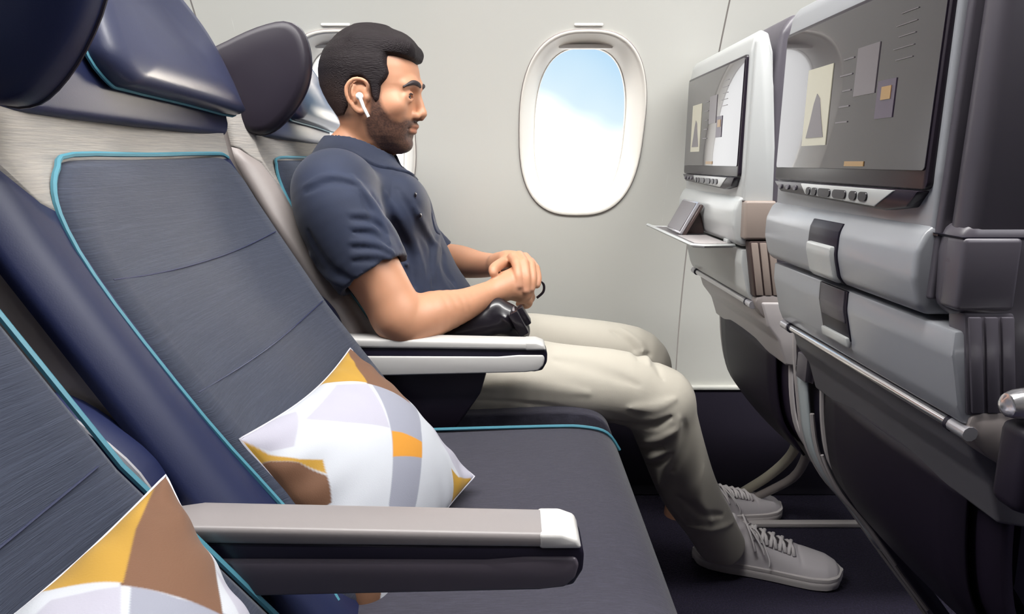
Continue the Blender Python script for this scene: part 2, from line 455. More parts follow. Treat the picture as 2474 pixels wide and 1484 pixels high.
for i, (wx, wz) in enumerate(WIN):
    N = 64
    prof = [(1.0, -.001), (1.0, -.0035), (.985, -.0045), (.965, -.003), (.93, .004), (.86, .018), (.80, .034), (.765, .045), (.755, .05), (.74, .05), (.735, .058)]
    rows = []
    for f, dy in prof:
        r = []
        for k in range(N):
            ox, oz = oval(2 * math.pi * k / N, OW * f, OH * (f if f > .93 else 1 - (1 - f) * .48), 2.7)
            r.append((wx + ox, wallY(wz + oz) + dy, wz + oz))
        rows.append(r)
    wr = struct(from_bm('window_%d' % (i + 1), grid_bm(rows, closed_u=True), M['reveal'], angle=50))
    # thin gasket ring round the bezel
    pts = [(wx + oval(2 * math.pi * k / N, OW * 1.006, OH * 1.006)[0], 0, wz + oval(2 * math.pi * k / N, OW * 1.006, OH * 1.006)[1]) for k in range(N)]
    pts = [(x, wallY(z) - .0003, z) for x, _, z in pts]
    from_bm('bezel_gasket', tube_bm(pts, .0011, 6, closed=True), M['shell'], wr)
    pg = [(wx + oval(2 * math.pi * k / N, OW * .75, OH * .885)[0], wz + oval(2 * math.pi * k / N, OW * .75, OH * .885)[1]) for k in range(N)]
    bm = bmesh.new(); bm.faces.new([bm.verts.new((x, wallY(z) + .054, z)) for x, z in pg])
    gm = mat('window_pane_clear', (1, 1, 1, 1), 0.02)
    p = gm.node_tree.nodes['Principled BSDF']; p.inputs['Transmission Weight'].default_value = 1; p.inputs['IOR'].default_value = 1.02
    from_bm('pane', bm, gm, wr)
    # sunshade pulled up: its lip and finger pull show above the opening
    zt = wz + OH * .915
    lip = ext_bm(rrect(wx - .055, wx + .055, zt - .012, zt - .004, .003), wallY(zt) + .03, wallY(zt) + .045, .001, 1)
    from_bm('sunshade', lip, M['reveal'], wr)
    lp = ext_bm(rrect(wx - .028, wx + .028, wz + OH * 1.035, wz + OH * 1.06, .002), wallY(wz + OH) - .006, wallY(wz + OH) + .004, .001, 1)
    from_bm('shade_handle', lp, M['reveal'], wr)
struct(from_bm('baseboard_left', box_bm(-2.5, 2.5, 1.54, 1.58, 0, .30, .004), M['kick']))
struct(from_bm('trim_3', box_bm(-2.5, 2.5, 1.534, 1.556, .296, .304, .002), M['wall']))
struct(from_bm('floor', box_bm(-2.5, 2.5, -2.2, 1.62, -.03, 0, 0), M['floor']))
struct(from_bm('ceiling', box_bm(-2.5, 2.5, -2.2, 1.62, 2.1, 2.13, 0), M['wall']))
struct(from_bm('wall_right', box_bm(-2.5, 2.5, -2.23, -2.2, 0, 2.1, 0), M['shell']))
struct(from_bm('wall_front', box_bm(2.5, 2.53, -2.2, 1.62, 0, 2.1, 0), M['navy']))
struct(from_bm('wall_rear', box_bm(-2.53, -2.5, -2.2, 1.62, 0, 2.1, 0), M['navy']))
bm = box_bm(.45, 1.3, 1.385, 1.405, 0, .012, .003)
struct(from_bm('trim_4', bm, M['rim']))

# ------------------------------------------------------------------ passenger row
BZ = [.42, .50, .60, .70, .79, .86, .92, 1.0, 1.12, 1.22]
BX = [-.135, -.185, -.248, -.308, -.362, -.398, -.408, -.415, -.43, -.45]
def backX(z): return lerp(BZ, BX, z)
BACK = spline([(x, z) for x, z in zip(BX, BZ)], 4)
def back_frame(i):
    a, b = BACK[max(i - 1, 0)], BACK[min(i + 1, len(BACK) - 1)]
    t = (b - a) / np.linalg.norm(b - a); nrm = np.array([t[1], -t[0]])     # towards +X
    return BACK[i], nrm
def on_back(y, z, off=0.0):
    i = int(np.argmin([abs(p[1] - z) for p in BACK])); _, nrm = back_frame(i)
    x = backX(z); return (x + nrm[0] * off, y, z + nrm[1] * off)

def pad_outline(c):   # insert panel outline in (y, z)
    ya, yb, zb, zt = c - .20, c + .211, .44, .86
    o = []
    r = .035
    o += [(c - .165, .44), (c - .172, .55), (c - .185, .64), (c - .190, .74), (c - .182, .80)]
    o += [(c - .168, .830), (c - .145, .850), (c - .116, .860)]
    o += [(c, zt + .001), (yb - .06, zt + .004), (yb - .02, zt + .002), (yb - .004, zt - .012)]
    o += [(yb + .002, zt - .05), (yb + .004, .65), (yb + .004, .44)]
    return o

def make_seat(c, label, armlabel, wear='mid'):
    t = thing('airplane_seat', label, 'seat', (-.1, c, 0), 'passenger seats in the near row')
    hw = .235
    K = lambda o: keep(o)
    # backrest body with bolsters
    rows_lo, rows_up = [], []
    ys = [-hw, -hw + .003, -hw + .012, -.215, -.195, -.15, -.08, 0, .08, .15, .19, .203, .212, .217, .219]
    offs = [-.014, -.006, 0, .006, .002, -.004, -.008, -.01, -.008, -.004, .0, .001, -.004, -.012, -.03]
    bz = np.array([p[1] for p in BACK]); bn = np.array([back_frame(i)[1] for i in range(len(BACK))])
    def bp(y, z, o):
        n0, n1 = np.interp(z, bz, bn[:, 0]), np.interp(z, bz, bn[:, 1])
        return (backX(z) + n0 * o, c + y, z + n1 * o)
    lim = [(.80 + max(0, abs(y) - .18) * 1.5) if y < 0 else .80 + .06 * min(1, y / .1) for y in ys]
    def part(name, up, m):
        rows = []
        for k in range(25):
            rows.append([bp(y, (l + (.965 - l) * k / 24) if up else (.42 + (l - .42) * k / 24), o) for y, o, l in zip(ys, offs, lim)])
        o = K(from_bm(name, grid_bm(rows), m, t, 60)); md = o.modifiers.new('t', 'SOLIDIFY'); md.thickness = .02; md.offset = 0
        return o
    part('backrest', False, M['navy'] if wear != 'window' else M['shell']); part('upper_panel', True, M['upper'])
    # hard shell behind
    sh = [(x - .012, z) for x, z in zip(BX[:7], BZ)] + [(-.43, .96)]; sh2 = [(-.46, .97)] + [(x - .075, z - .02) for x, z in zip(BX[:7], BZ)][::-1]
    K(from_bm('back_shell', ext_bm(sh + sh2, c - hw - .001, c + .219, .008, 3), M['shell'], t))
    # fabric insert
    out2 = pad_outline(c); op = spline(out2, 3, closed=True)
    bm = bmesh.new(); cy = c + .007; cz = .65
    rings = []
    for f, off in ((1.0, .002), (.985, .010), (.95, .014), (.85, .012), (.7, .008), (.5, .005), (.25, .004)):
        rings.append([bm.verts.new(on_back(cy + (y - cy) * f, cz + (z - cz) * f, off)) for y, z in op])
    n = len(op)
    for a in range(len(rings) - 1):
        for k in range(n): bm.faces.new((rings[a][k], rings[a][(k + 1) % n], rings[a + 1][(k + 1) % n], rings[a + 1][k]))
    bm.faces.new(rings[-1])
    ins = K(from_bm('seat_insert', bm, M['fabric'], t, 70))
    # stitched seams across the insert
    for zs in (.757, .658):
        pts = []
        for k in range(17):
            y = c - .176 + .372 * k / 16; z = zs - .006 * math.sin(k / 16 * math.pi)
            f = max(abs(y - cy) / .205, abs(z - cz) / .21)
            pts.append(on_back(y, z, lerp([.25, .5, .7, .85, .95, .985], [.004, .005, .008, .012, .014, .010], f) + .0006))
        from_bm('stitched_seam', tube_bm(pts, .0009, 5), M['headpad'], ins)
    # piping
    pts = [on_back(y + (-.002 if y < c else .001), z + (.002 if z > .85 else 0), .011) for y, z in op if z > .445 and not (c > .2 and y > c + .17 and z < .855)]; k0 = max(range(len(pts)), key=lambda k: (Vector(pts[k]) - Vector(pts[k - 1])).length); pts = pts[k0:] + pts[:k0]
    K(from_bm('piping', tube_bm(pts, .0025, 6), M['piping'], t))
    K(from_bm('sunlit_trim', tube_bm([on_back(c + .2165, z, .002) for z in np.linspace(.62, .87, 16)], .0022, 6), M['trim'], t))  # cream edging, its tan paints the sunlit glow along the far edge
    # headrest : base, pad, wing
    zb_ = .905
    base = ext_bm([(c - .215, zb_ - .006), (c + .215, zb_ - .012), (c + .226, zb_), (c + .224, .95), (c + .208, .995), (c + .185, 1.028), (c + .15, 1.058), (c + .09, 1.095), (c, 1.118)] + ([(c - .08, 1.12), (c - .20, 1.10), (c - .222, 1.05)] if c < 1 else [(c - .06, 1.06), (c - .16, .99), (c - .222, .95)]) + [(c - .222, .93)], -.435, -.392, .010, 3, axis='x')
    hk = .72 if c > 1 else .86
    for v in base.verts:
        if v.co.z > .93: v.co.z = .93 + (v.co.z - .93) * hk
        v.co.x -= max(0, v.co.z - .93) * .22
    K(from_bm('headrest_base', base, M['navy'], t))
    hp = [(c - .045, .935), (c - .02, .931), (c + .10, .927), (c + .222, .922), (c + .229, .935), (c + .222, .965), (c + .207, 1.0), (c + .185, 1.035), (c + .15, 1.065), (c + .09, 1.10), (c + .0, 1.12), (c - .03, 1.11), (c - .05, 1.06), (c - .062, 1.0), (c - .065, .96)]
    hp = [(y, z if z < .93 else .93 + (z - .93) * hk) for y, z in hp]
    hs = spline(hp, 3, closed=True); bm = bmesh.new(); hy, hz = c + .08, 1.0; rings = []
    for f, off in ((1.0, -.392), (1.0, -.385), (.985, -.377), (.94, -.369), (.8, -.366), (.5, -.369)):
        rings.append([bm.verts.new((off - (z - .93) * .22, hy + (y - hy) * f, hz + (z - hz) * f)) for y, z in hs])
    n = len(hs)
    for a in range(len(rings) - 1):
        for k in range(n): bm.faces.new((rings[a][k], rings[a][(k + 1) % n], rings[a + 1][(k + 1) % n], rings[a + 1][k]))
    bm.faces.new(rings[-1])
    hd = K(from_bm('headrest', bm, M['headpad'], t, 60))
    pp = [(-.389 - (z - .93) * .22, hy + (y - hy) * 1.01, hz + (z - hz) * 1.01) for y, z in hs]
    from_bm('headrest_piping', tube_bm(pp, .0022, 6, closed=True), M['piping'], hd)
    wp = [(-.445, 1.00), (-.452, 1.035), (-.42, 1.056), (-.375, 1.078), (-.335, 1.088), (-.315, 1.075), (-.306, 1.045), (-.306, 1.01), (-.315, .975), (-.335, .94), (-.36, .912), (-.382, .90), (-.405, .905), (-.42, .94)]
    ws = spline(wp, 3, closed=True)
    bm = bmesh.new(); rings = []; hx, hz = -.375, .995; wy = c - .228
    ws = [(x + .006 + (.018 if c < 1 else 0), .90 + (z - .90) * (1 if c < 1 else .84)) for x, z in ws]; hz = .995 if c < 1 else .98; hx += .006 + (.018 if c < 1 else 0)
    for f, yy in ((.5, -.002), (.85, 0), (.95, .002), (.99, .006), (1.0, .014), (1.0, .024), (.97, .031), (.9, .034), (.5, .035)):
        rings.append([bm.verts.new((hx + (x - hx) * f, wy + yy, hz + (z - hz) * f)) for x, z in ws])
    n = len(ws)
    for a in range(len(rings) - 1):
        for k in range(n): bm.faces.new((rings[a][k], rings[a][(k + 1) % n], rings[a + 1][(k + 1) % n], rings[a + 1][k]))
    bm.faces.new(rings[0]); bm.faces.new(rings[-1])
    wg = K(from_bm('headrest_wing', bm, M['wing'] if wear == 'window' else M['navy'], t, 50))
    pw = [(hx + (x - hx) * 1.0, wy + .026, hz + (z - hz) * 1.0) for x, z in ws]
    from_bm('wing_piping', tube_bm(pw, .0016, 6, closed=True), M['dark'], wg)
    # seat cushion
    pr = [(-.20, .36), (-.20, .452), (-.10, .452), (.05, .459), (.11, .458), (.145, .448), (.163, .425), (.172, .39), (.182, .33), (.19, .26), (.185, .235), (.16, .235), (.12, .30), (0, .34)]
    ps = pr[:3] + [tuple(p) for p in spline(pr[2:10], 3)[1:-1]] + pr[9:]
    K(from_bm('seat_cushion', ext_bm(ps, c - .228, c + .228, .012, 3), M['cushion'], t, 50))
    pts = [(x + .002, c + .222, z + .003) for x, z in spline([(-.18, .452), (.05, .459), (.11, .458), (.145, .448), (.165, .42)], 4)]
    K(from_bm('piping', tube_bm(pts, .0026, 6), M['piping'], t))
    K(from_bm('seat_pan', ext_bm([(-.19, .30), (-.19, .35), (.0, .335), (.11, .29), (.11, .25)], c - .22, c + .22, .006), M['dark'], t))
    for sy in (-.15, .15):
        K(from_bm('leg', ext_bm([(-.16, .01), (-.05, .26), (0, .26), (.07, .01), (.03, .01), (-.03, .2), (-.12, .01)], c + sy - .015, c + sy + .015, .004), M['dark'], t))
    # armrest on the aisle-side edge
    ya = {.70: .445, 1.215: .96, .19: -.07}[c]
    pad = from_bm('armrest', ext_bm([(-.27, .582), (-.27, .597), (.036, .590), (.047, .586), (.052, .578)], ya - .019, ya + .019, .004, 3), M['armwarm'] if c < 1 else M['armlight'], t); K(pad)
    cap = from_bm('armrest_tip', ext_bm([(.020, .5905), (.037, .5905), (.049, .586), (.0525, .578), (.020, .578)], ya - .0196, ya + .0196, .003, 3), M['armlight'], pad)
    from_bm('armrest_shade_band', ext_bm([(-.28, .56), (-.28, .582), (.052, .579), (.0545, .572), (.054, .558), (.047, .545), (.035, .5425), (-.02, .545)], ya - .016, ya + .016, .003, 3), M['dark'], pad)  # dark band stands in for the shade under the pad's overhang
    lowp = [(-.28, .535), (-.28, .5685), (-.02, .5675), (.01, .570), (.048, .570), (.0505, .564), (.048, .553), (.040, .545), (.02, .5425)]
    from_bm('armrest_side', ext_bm(lowp, ya - .0185, ya + .0185, .0025, 3), M['armshaded'] if c < 1 else M['armlight'], pad)
    # pivot housing at the armrest's rear end
    ap = [(-.36, .69), (-.335, .688), (-.305, .668), (-.275, .635), (-.262, .60), (-.26, .56), (-.30, .54)]
    asx = [tuple(p) for p in spline(ap, 3)]
    pv = from_bm('armrest_pivot', ext_bm(asx, ya - .012, ya + .016, .004), M['navy'], t); K(pv)
    from_bm('pivot_rim', tube_bm([(x, ya - .012, z) for x, z in asx[:13]], .0022, 6), M['silver'], pv)
    if wear == 'window':
        K(from_bm('side_panel', ext_bm([(-.24, .56), (-.035, .553), (-.05, .50), (-.09, .44), (-.20, .43)], .962, .976, .004), M['darker'], t))
    return t
make_seat(.19, 'aisle seat cut off at the left edge, behind the nearer cushion', 'near')
make_seat(.70, 'empty navy seat between the two armrests with a white and gold pillow on it', 'mid')
make_seat(1.215, 'window seat the man sits in, with a dark rounded headrest wing behind his head', 'far', 'window')

# ------------------------------------------------------------------ front row seat backs
def quad(name, y0, y1, z0, z1, x, m, parent, sk=0, th=.0006):
    bm = box_bm(x - th, x + th * .5, y0, y1, z0, z1, 0)
    return from_bm(name, bm, m, parent)
PC = [(.458, .585), (.462, .55), (.470, .48), (.486, .42), (.52, .37), (.56, .32), (.62, .27)]
def make_front(c, label, near):
    t = thing('airplane_seat', label, 'seat', (.45, c, 0), 'seat backs of the row ahead')
    K = keep; W = .168
    body = M['fshell'] if near else M['fshell2']
    side = M['fside'] if near else M['fshell2']
    # monitor surround
    prof = [(.362, .800), (.360, .85), (.358, 1.02), (.361, 1.040), (.370, 1.052), (.383, 1.047), (.392, 1.02), (.398, .96), (.404, .88), (.408, .80)]
    bm = ext_bm(prof, c - W, c + W, .004, 3)
    K(from_bm('monitor_housing', bm, body, t))
    # screen : frame, glass
    mon = K(from_bm('monitor', ext_bm(rrect(c - W + .006, c + W - .006, .836, 1.018, .006), .3545, .364, .0015, axis='x'), M['bezel'], t))
    gl = from_bm('screen', ext_bm(rrect(c - W + .010, c + W - .010, .852, 1.014, .004), .3532, .357, .0004, 1, axis='x'), M['glass'], mon)
    X = .3530
    # what the screen shows: poster cards and a menu bar
    cards = [(.055, .115, .878, .965, 'card_ivory'), (-.035, .005, .925, .972, 'card_grey'), (-.07, -.04, .90, .935, 'card_violet'), (-.03, .008, .855, .860, 'card_gold')]
    SH = -.030 if near else 0
    cards = [(a + SH, b + SH, z0, z1, mm) for a, b, z0, z1, mm in cards]
    for a, b, z0, z1, mm in cards: quad('picture_card', c + a, c + b, z0, z1, X, M[mm], mon)
    fig = [(y + SH, z) for y, z in [(c + .062, .887), (c + .105, .887), (c + .098, .905), (c + .092, .925), (c + .086, .936), (c + .078, .930), (c + .072, .912)]]
    from_bm('picture_figure', ext_bm(fig, X - .0012, X, 0, axis='x'), M['card_grey'], mon)
    quad('picture_title', c - .064 + SH, c - .048 + SH, .917, .929, X - .0006, M['card_gold'], mon)
    for k in range(5):
        quad('menu_text', c + .012 + SH, c + .037 + SH - .004 * (k % 3), .900 + k * .016, .9015 + k * .016, X, M['card_grey'], mon)
        quad('menu_text', c - .09 + SH, c - .065 + SH + .006 * (k % 2), .95 + k * .010, .9508 + k * .010, X, M['card_grey'], mon)
    # control strip
    cs = K(from_bm('control_panel', ext_bm([(c + .155, .835), (c + .13, .822), (c - .11, .815), (c - .145, .820), (c - .158, .835)], .350, .372, .002, axis='x'), M['bezel'], t))
    st = from_bm('control_strip', ext_bm([(c + .07, .834), (c + .055, .822), (c - .095, .8175), (c - .125, .834)], .3485, .352, .0012, axis='x'), M['fshell2'], cs)
    for y, wd in ((.045, .005), (.03, .006), (.006, .014), (-.028, .014), (-.056, .007), (-.075, .008)):
        from_bm('button', ext_bm(rrect(c + y - wd, c + y + wd, .8215, .8305, .0042, 3), .3468, .349, .0006, 1, axis='x'), M['button'], cs)
    for k in range(3):
        from_bm('button', ext_bm(rrect(c + .13 - k * .022 - .004, c + .13 - k * .022 + .004, .825, .831, .002, 2), .3485, .351, .0004, 1, axis='x'), M['fside'], cs)
    # shell behind the screen and its cushion
    K(from_bm('back_shell', ext_bm([(.400, .66), (.395, .80), (.394, .96), (.400, 1.05), (.415, 1.075), (.436, 1.07), (.452, 1.02), (.468, .90), (.475, .66)], c - W - .004, c + W + .012, .012, 3), M['fside'], t))
    # side pillars
    for s_ in (-1, 1):
        y0, y1 = sorted((c + s_ * (W - .004), c + s_ * (W + .006)))
        pl = K(from_bm('side_pillar', ext_bm([(.364, .742), (.363, 1.035), (.372, 1.046), (.384, 1.03), (.395, .97), (.405, .88), (.412, .742)], y0, y1, .003, 3), side, t))
        from_bm('pillar_seam', ext_bm([(.362, .798), (.362, .8), (.412, .8), (.412, .798)], y0 - .0006, y1 + .0006, 0), M['tandark'], pl)
    # stowed two-leaf table
    yl, yr = c - .168, c + .172
    up = [(.366, .727), (.357, .735), (.350, .76), (.350, .785), (.357, .802), (.372, .812), (.40, .812), (.40, .727)]
    tb = K(from_bm('tray_table', ext_bm(up, yl, yr, .005, 3), body, t))
    yb = c - .205 if near else yl
    lo = [(.368, .722), (.3685, .70), (.380, .655), (.387, .640), (.40, .637), (.41, .65), (.41, .722)]
    from_bm('lower_leaf', ext_bm(lo, yb, yr, .003, 2), body, tb)
    # latch recess
    if near:
        def sx(z): return float(np.interp(z, [.655, .70, .7225, .727, .735, .76, .785, .802], [.380, .3685, .368, .366, .357, .350, .350, .357]))
        def skin_(nm, ya, yb_, z0, z1, off, m, par, bv=.0008):
            zz = np.linspace(z0, z1, 9)
            return from_bm(nm, ext_bm([(sx(z) - off - bv, z) for z in zz] + [(sx(z) + .004, z) for z in zz[::-1]], ya, yb_, bv, 2), m, par)
        skin_('latch_recess', c - .035, c + .033, .729, .795, .0012, M['dark'], tb)
        skin_('latch', c - .031, c + .027, .730, .770, .0042, M['fshell2'], tb, .003)
        skin_('latch_recess', c - .033, c + .031, .664, .721, .0008, M['dark'], tb)
        skin_('latch', c - .029, c + .026, .684, .721, .0022, M['fside'], tb)
        from_bm('latch_lip', ext_bm([(.378, .655), (.3735, .657), (.371, .668), (.379, .668)], c - .032, c + .028, .002), M['fshell2'], tb)
    bar = K(from_bm('table_bar', tube_bm([(.392, yb + .02, .632), (.392, yr - .02, .632)], .0052, 10), M['chrome'], t))
    for a, b in ((yb - .004, yb + .018), (yr - .018, yr + .004)):
        from_bm('bar_end', tube_bm([(.392, a, .632), (.392, b, .632)], .0066, 10), M['silver'], bar)
    for y in (yb + .020, yr - .020):
        from_bm('bar_collar', tube_bm([(.392, y - .002, .632), (.392, y + .002, .632)], .0072, 10), M['dark'], bar)
    if near:
        sp_ = [(.364, .812), (.362, .785), (.366, .735), (.41, .722), (.425, .62), (.440, .58), (.62, .60), (.60, .812)]
        q = K(from_bm('side_shell', ext_bm(sp_, c - .205, c - .170, .012, 3), M['fside'], t))
        from_bm('shell_seam', ext_bm([(.363, .7985), (.361, .8005), (.60, .8005), (.60, .7985)], c - .2056, c - .169, 0), M['dark'], q)
        K(from_bm('side_shell', ext_bm([(.366, .795), (.365, 1.03), (.40, 1.07), (.60, 1.07), (.60, .795)], c - .203, c - .176, .012, 3), M['fside'], t))
    # lower side columns
    for s_ in ((-1,) if not near else (-1,)):
        yy = c + s_ * (.175 if not near else .196); th = .012
        q = K(from_bm('side_column', ext_bm([(.364, .74), (.362, .80), (.41, .80), (.412, .74)], yy - th, yy + th, .004, 3), M['tan'] if not near else M['fside'], t))
        cl = [(.372, .738), (.388, .648), (.430, .648), (.414, .738)]
        from_bm('column_lower', ext_bm(cl, yy - th + .001, yy + th - .001, .003), M['tandark'] if not near else M['fside'], q)
        for k in range(3):
            o = .003 + k * .0135
            from_bm('column_strip', ext_bm([(.372 + o, .735), (.388 + o, .651), (.388 + o + .0105, .651), (.372 + o + .0105, .735)], yy - th - .001, yy + th + .001, .0012), M['tan'] if not near else M['fside'], q)
        from_bm('column_foot', ext_bm(spline([(.392, .648), (.43, .648), (.452, .62), (.455, .60), (.43, .60), (.40, .62)], 3, closed=True), yy - th, yy + th, .003), M['shell'], q)
    # fascia, pocket, rims
    K(from_bm('fascia', ext_bm([(.398, .64), (.412, .60), (.432, .575), (.446, .535), (.475, .53), (.475, .64)], c - .19, c + .175, .004, 3), M['fascia'] if near else M['rim'], t))
    cv = spline(PC, 4)
    rows = []
    for p in cv: rows.append([(p[0] - .004 * math.cos(k / 8 * math.pi * 2 - math.pi), c - .175 + .35 * k / 8, p[1]) for k in range(9)])
    pk = K(from_bm('literature_pocket', grid_bm(rows), M['pocket'], t)); md = pk.modifiers.new('t', 'SOLIDIFY'); md.thickness = .012; md.offset = 0
    rows = []
    for p in cv[4:18]: rows.append([(p[0] - .012 - .006 * math.sin(k / 8 * math.pi), c - .145 + .29 * k / 8, p[1] - .002) for k in range(9)])
    pf = from_bm('pocket_flap', grid_bm(rows), M['darker'], pk); md = pf.modifiers.new('t', 'SOLIDIFY'); md.thickness = .004
    from_bm('pocket_hem', tube_bm([r for r in rows[0]], .004, 6), M['pocket'], pk)
    for s_ in ((-1, 1) if not near else (1,)):
        K(from_bm('pocket_rim', tube_bm([(p[0] - .004, c + s_ * .18, p[1]) for p in cv], .0042, 8), M['rim'], t))
    # front cushion body beyond the pocket so nothing is paper thin
    K(from_bm('seat_base', ext_bm([(.48, .60), (.49, .45), (.54, .375), (.64, .29), (.95, .33), (.95, .44), (.60, .46), (.56, .60)], c - .17, c + .17, .01), M['dark'], t))
    if not near:
        lg = spline([at(1925, 1040, 1.27), at(1922, 1080, 1.30), at(1895, 1118, 1.36), at(1850, 1155, 1.42), at(1800, 1186, 1.47), at(1770, 1204, 1.50)], 4)
        K(from_bm('leg', tube_bm(lg, .011, 10, up=(0, 1, 0)), M['strut'], t))
        lg2 = spline([at(1950, 1075, 1.25), at(1945, 1110, 1.28), at(1915, 1155, 1.36), at(1850, 1190, 1.43), at(1790, 1216, 1.47)], 4)
        K(from_bm('leg', tube_bm(lg2, .010, 10), M['shell'], t))
    return t
F1 = make_front(1.19, 'farther white seat back in the row ahead, with a fold-out phone shelf under its screen', False)
F2 = make_front(.72, 'nearer grey seat back ahead, screen showing poster cards above a latched tray table', True)
# phone shelf and stand of the farther seat
c = 1.19
sf = [(.295, c + .175), (.295, c - .135), (.312, c - .155), (.362, c - .15), (.362, c + .15), (.300, c + .15)]
shf = keep(from_bm('phone_shelf', ext_bm([(.297, c + .17), (.297, c - .14), (.312, c - .150), (.362, c - .145), (.362, c + .145)], .722, .727, .001, axis='z'), M['card_grey'], F1))
from_bm('shelf_rim', tube_bm([(.362, c + .145, .725), (.300, c + .165, .725), (.292, c + .195, .726)], .003, 6), M['fshell2'], shf)
from_bm('shelf_rim', tube_bm([(.292, c + .195, .727), (.296, c - .14, .726), (.312, c - .152, .726), (.364, c - .145, .726)], .0032, 6), M['fshell2'], shf)
from_bm('shelf_mat', ext_bm([(.302, c - .02), (.302, c - .13), (.315, c - .142), (.355, c - .138), (.355, c - .02)], .727, .729, .0006, axis='z'), M['rim'], shf)
from_bm('shelf_hinge', box_bm(.356, .366, c - .13, c - .11, .727, .734, .001), M['fshell2'], shf)
ph = thing('tablet', 'small silver tablet leaning back on the fold-out phone shelf', 'tablet', (.32, c + .02, .73))
mt = Matrix.Translation((.310, c + .04, .729)) @ Matrix.Rotation(math.radians(28), 4, 'Y')
keep(from_bm('tablet_body', box_bm(-.003, .003, -.052, .052, 0, .066, .002, 2, mtx=mt), M['silver'], ph))
keep(from_bm('tablet_screen', box_bm(-.0042, -.003, -.047, .047, .004, .062, .0004, 1, mtx=mt), M['card_grey'], ph))
keep(from_bm('case_spine', box_bm(.003, .009, -.056, -.048, .0, .064, .0015, 1, mtx=mt), M['tandark'], ph))
keep(from_bm('stand', ext_bm([(.322, .729), (.356, .729), (.356, .734), (.345, .775), (.338, .778)], c - .0, c + .06, .002), M['tandark'], ph))
# centre support between the two seat backs
SP = [(.452, .600), (.456, .56), (.466, .50), (.484, .42), (.52, .355), (.568, .30), (.64, .205), (.714, .11), (.79, .0)]
sp = spline(SP, 4)
sup = keep(from_bm('centre_support', box_bm(.47, .50, .915, .965, .56, .60, .003), M['dark'], F2))
rows = [[(p[0] + .022, y, p[1]) for y in (.905, .915, .965, .972)] for p in sp]
o = from_bm('support_body', grid_bm(rows), M['dark'], sup); md = o.modifiers.new('t', 'SOLIDIFY'); md.thickness = .02
rows = [[(p[0] - .006, y, p[1]) for y in (.932 + .012 * (i / 15), .945, .958, .966)] for i, p in enumerate(sp[5:24])]
o = from_bm('cover_plate', grid_bm(rows), M['cover'], sup); md = o.modifiers.new('t', 'SOLIDIFY'); md.thickness = .004
for y, a, b, r, m in ((.972, 0, 32, .0035, 'rim'), (.926, 9, 28, .003, 'rim'), (.910, 12, 24, .0022, 'rim')):
    from_bm('support_rim', tube_bm([(p[0] - .008, y, p[1]) for p in sp[a:b]], r * 1.15, 6), M[m], sup)
from_bm('outlet_surround', ext_bm(rrect(.905, .968, .535, .605, .006), .448, .462, .002, axis='x'), M['darker'], sup)
from_bm('power_outlet', box_bm(.440, .456, .915, .948, .535, .575, .002), M['fside'], sup)
from_bm('leg', tube_bm([(.60, .96, .26), (.635, .96, .215)], .004, 6), M['rim'], sup)
# rear end of the front row's armrest at the right edge
ac = keep(from_bm('armrest', ext_bm([(.378, .60), (.376, .668), (.52, .675), (.52, .58)], .435, .465, .008, 3), M['darker'], F2))
from_bm('armrest_cap', tube_bm(spline([(.369, .452, .682), (.373, .452, .682), (.39, .450, .684), (.42, .448, .686), (.50, .445, .69)], 3), [.004, .007, .009, .010, .0115, .012, .0125, .013, .0135, .014, .0145, .015, .0155], 12), M['chrome'], ac)
# ------------------------------------------------------------------ the man
M['skin'] = mat('skin', srgb(196, 142, 106), 0.48, attr='Col', sss=.08, bump=('noise', 900, .08, .0004))
M['hair'] = mat('dark_brown_hair', srgb(40, 30, 34), 0.5, bump=('noise', (150, 900, 700), .6, .0015), mix=(srgb(58, 44, 46), (60, 500, 400), .5, .65))
M['polo'] = mat('navy_polo_knit', srgb(18, 28, 52), 0.78, bump=('noise', 1400, .25, .0006), mix=(srgb(24, 36, 64), (6, 10, 8), .45, .7), sheen=.1)
M['chino'] = mat('stone_chino_cotton', srgb(186, 180, 168), 0.78, bump=('noise', 1300, .25, .0006), sheen=.1)
M['shoe'] = mat('white_sneaker_leather', srgb(206, 200, 204), 0.5, bump=('noise', 700, .1, .0005))
M['sole'] = mat('white_rubber_sole', srgb(196, 190, 190), 0.6)
M['lace'] = mat('white_lace', srgb(214, 208, 210), 0.8)
M['eye'] = mat('eye', (1, 1, 1, 1), 0.15, attr='Col')
M['white'] = mat('earbud_white', srgb(240, 240, 240), 0.2, coat=.5)
M['black'] = mat('black_leather', srgb(24, 20, 28), 0.3, coat=.3)
M['pillow'] = mat('pillow_cotton', (1, 1, 1, 1), 0.75, attr='Col', bump=('noise', 900, .2, .0006), sheen=.1)

man = thing('person', 'man in navy polo shirt and stone trousers sitting with clasped hands in the window seat', 'person', (-.15, 1.2, 0))
YAW = math.radians(7)
HC = np.array(at(897, 235, 1.19))
HF = np.array([math.cos(YAW), -math.sin(YAW), 0]); HL = np.array([math.sin(YAW), math.cos(YAW), 0]); HU = np.array([0, 0, 1.])
def hp(f, l, u): return HC + HF * f + HL * l + HU * u
HAX = [HF, HL, HU]
SK = np.array([  # u, front, back, half width
    (-.0965, .050, .036, .006), (-.0945, .056, .026, .017), (-.090, .0615, .016, .028), (-.0805, .0665, .004, .042), (-.068, .0705, -.010, .0515), (-.059, .0735, -.022, .056),
    (-.047, .0775, -.040, .061), (-.032, .0785, -.056, .0660), (-.012, .0795, -.068, .0690), (.004, .0825, -.075, .0705), (.017, .0870, -.079, .071),
    (.030, .0870, -.080, .0715), (.045, .0850, -.079, .0715), (.060, .0815, -.075, .0690), (.080, .073, -.064, .061), (.096, .057, -.046, .047), (.106, .040, -.026, .032), (.112, .022, -.006, .014)])
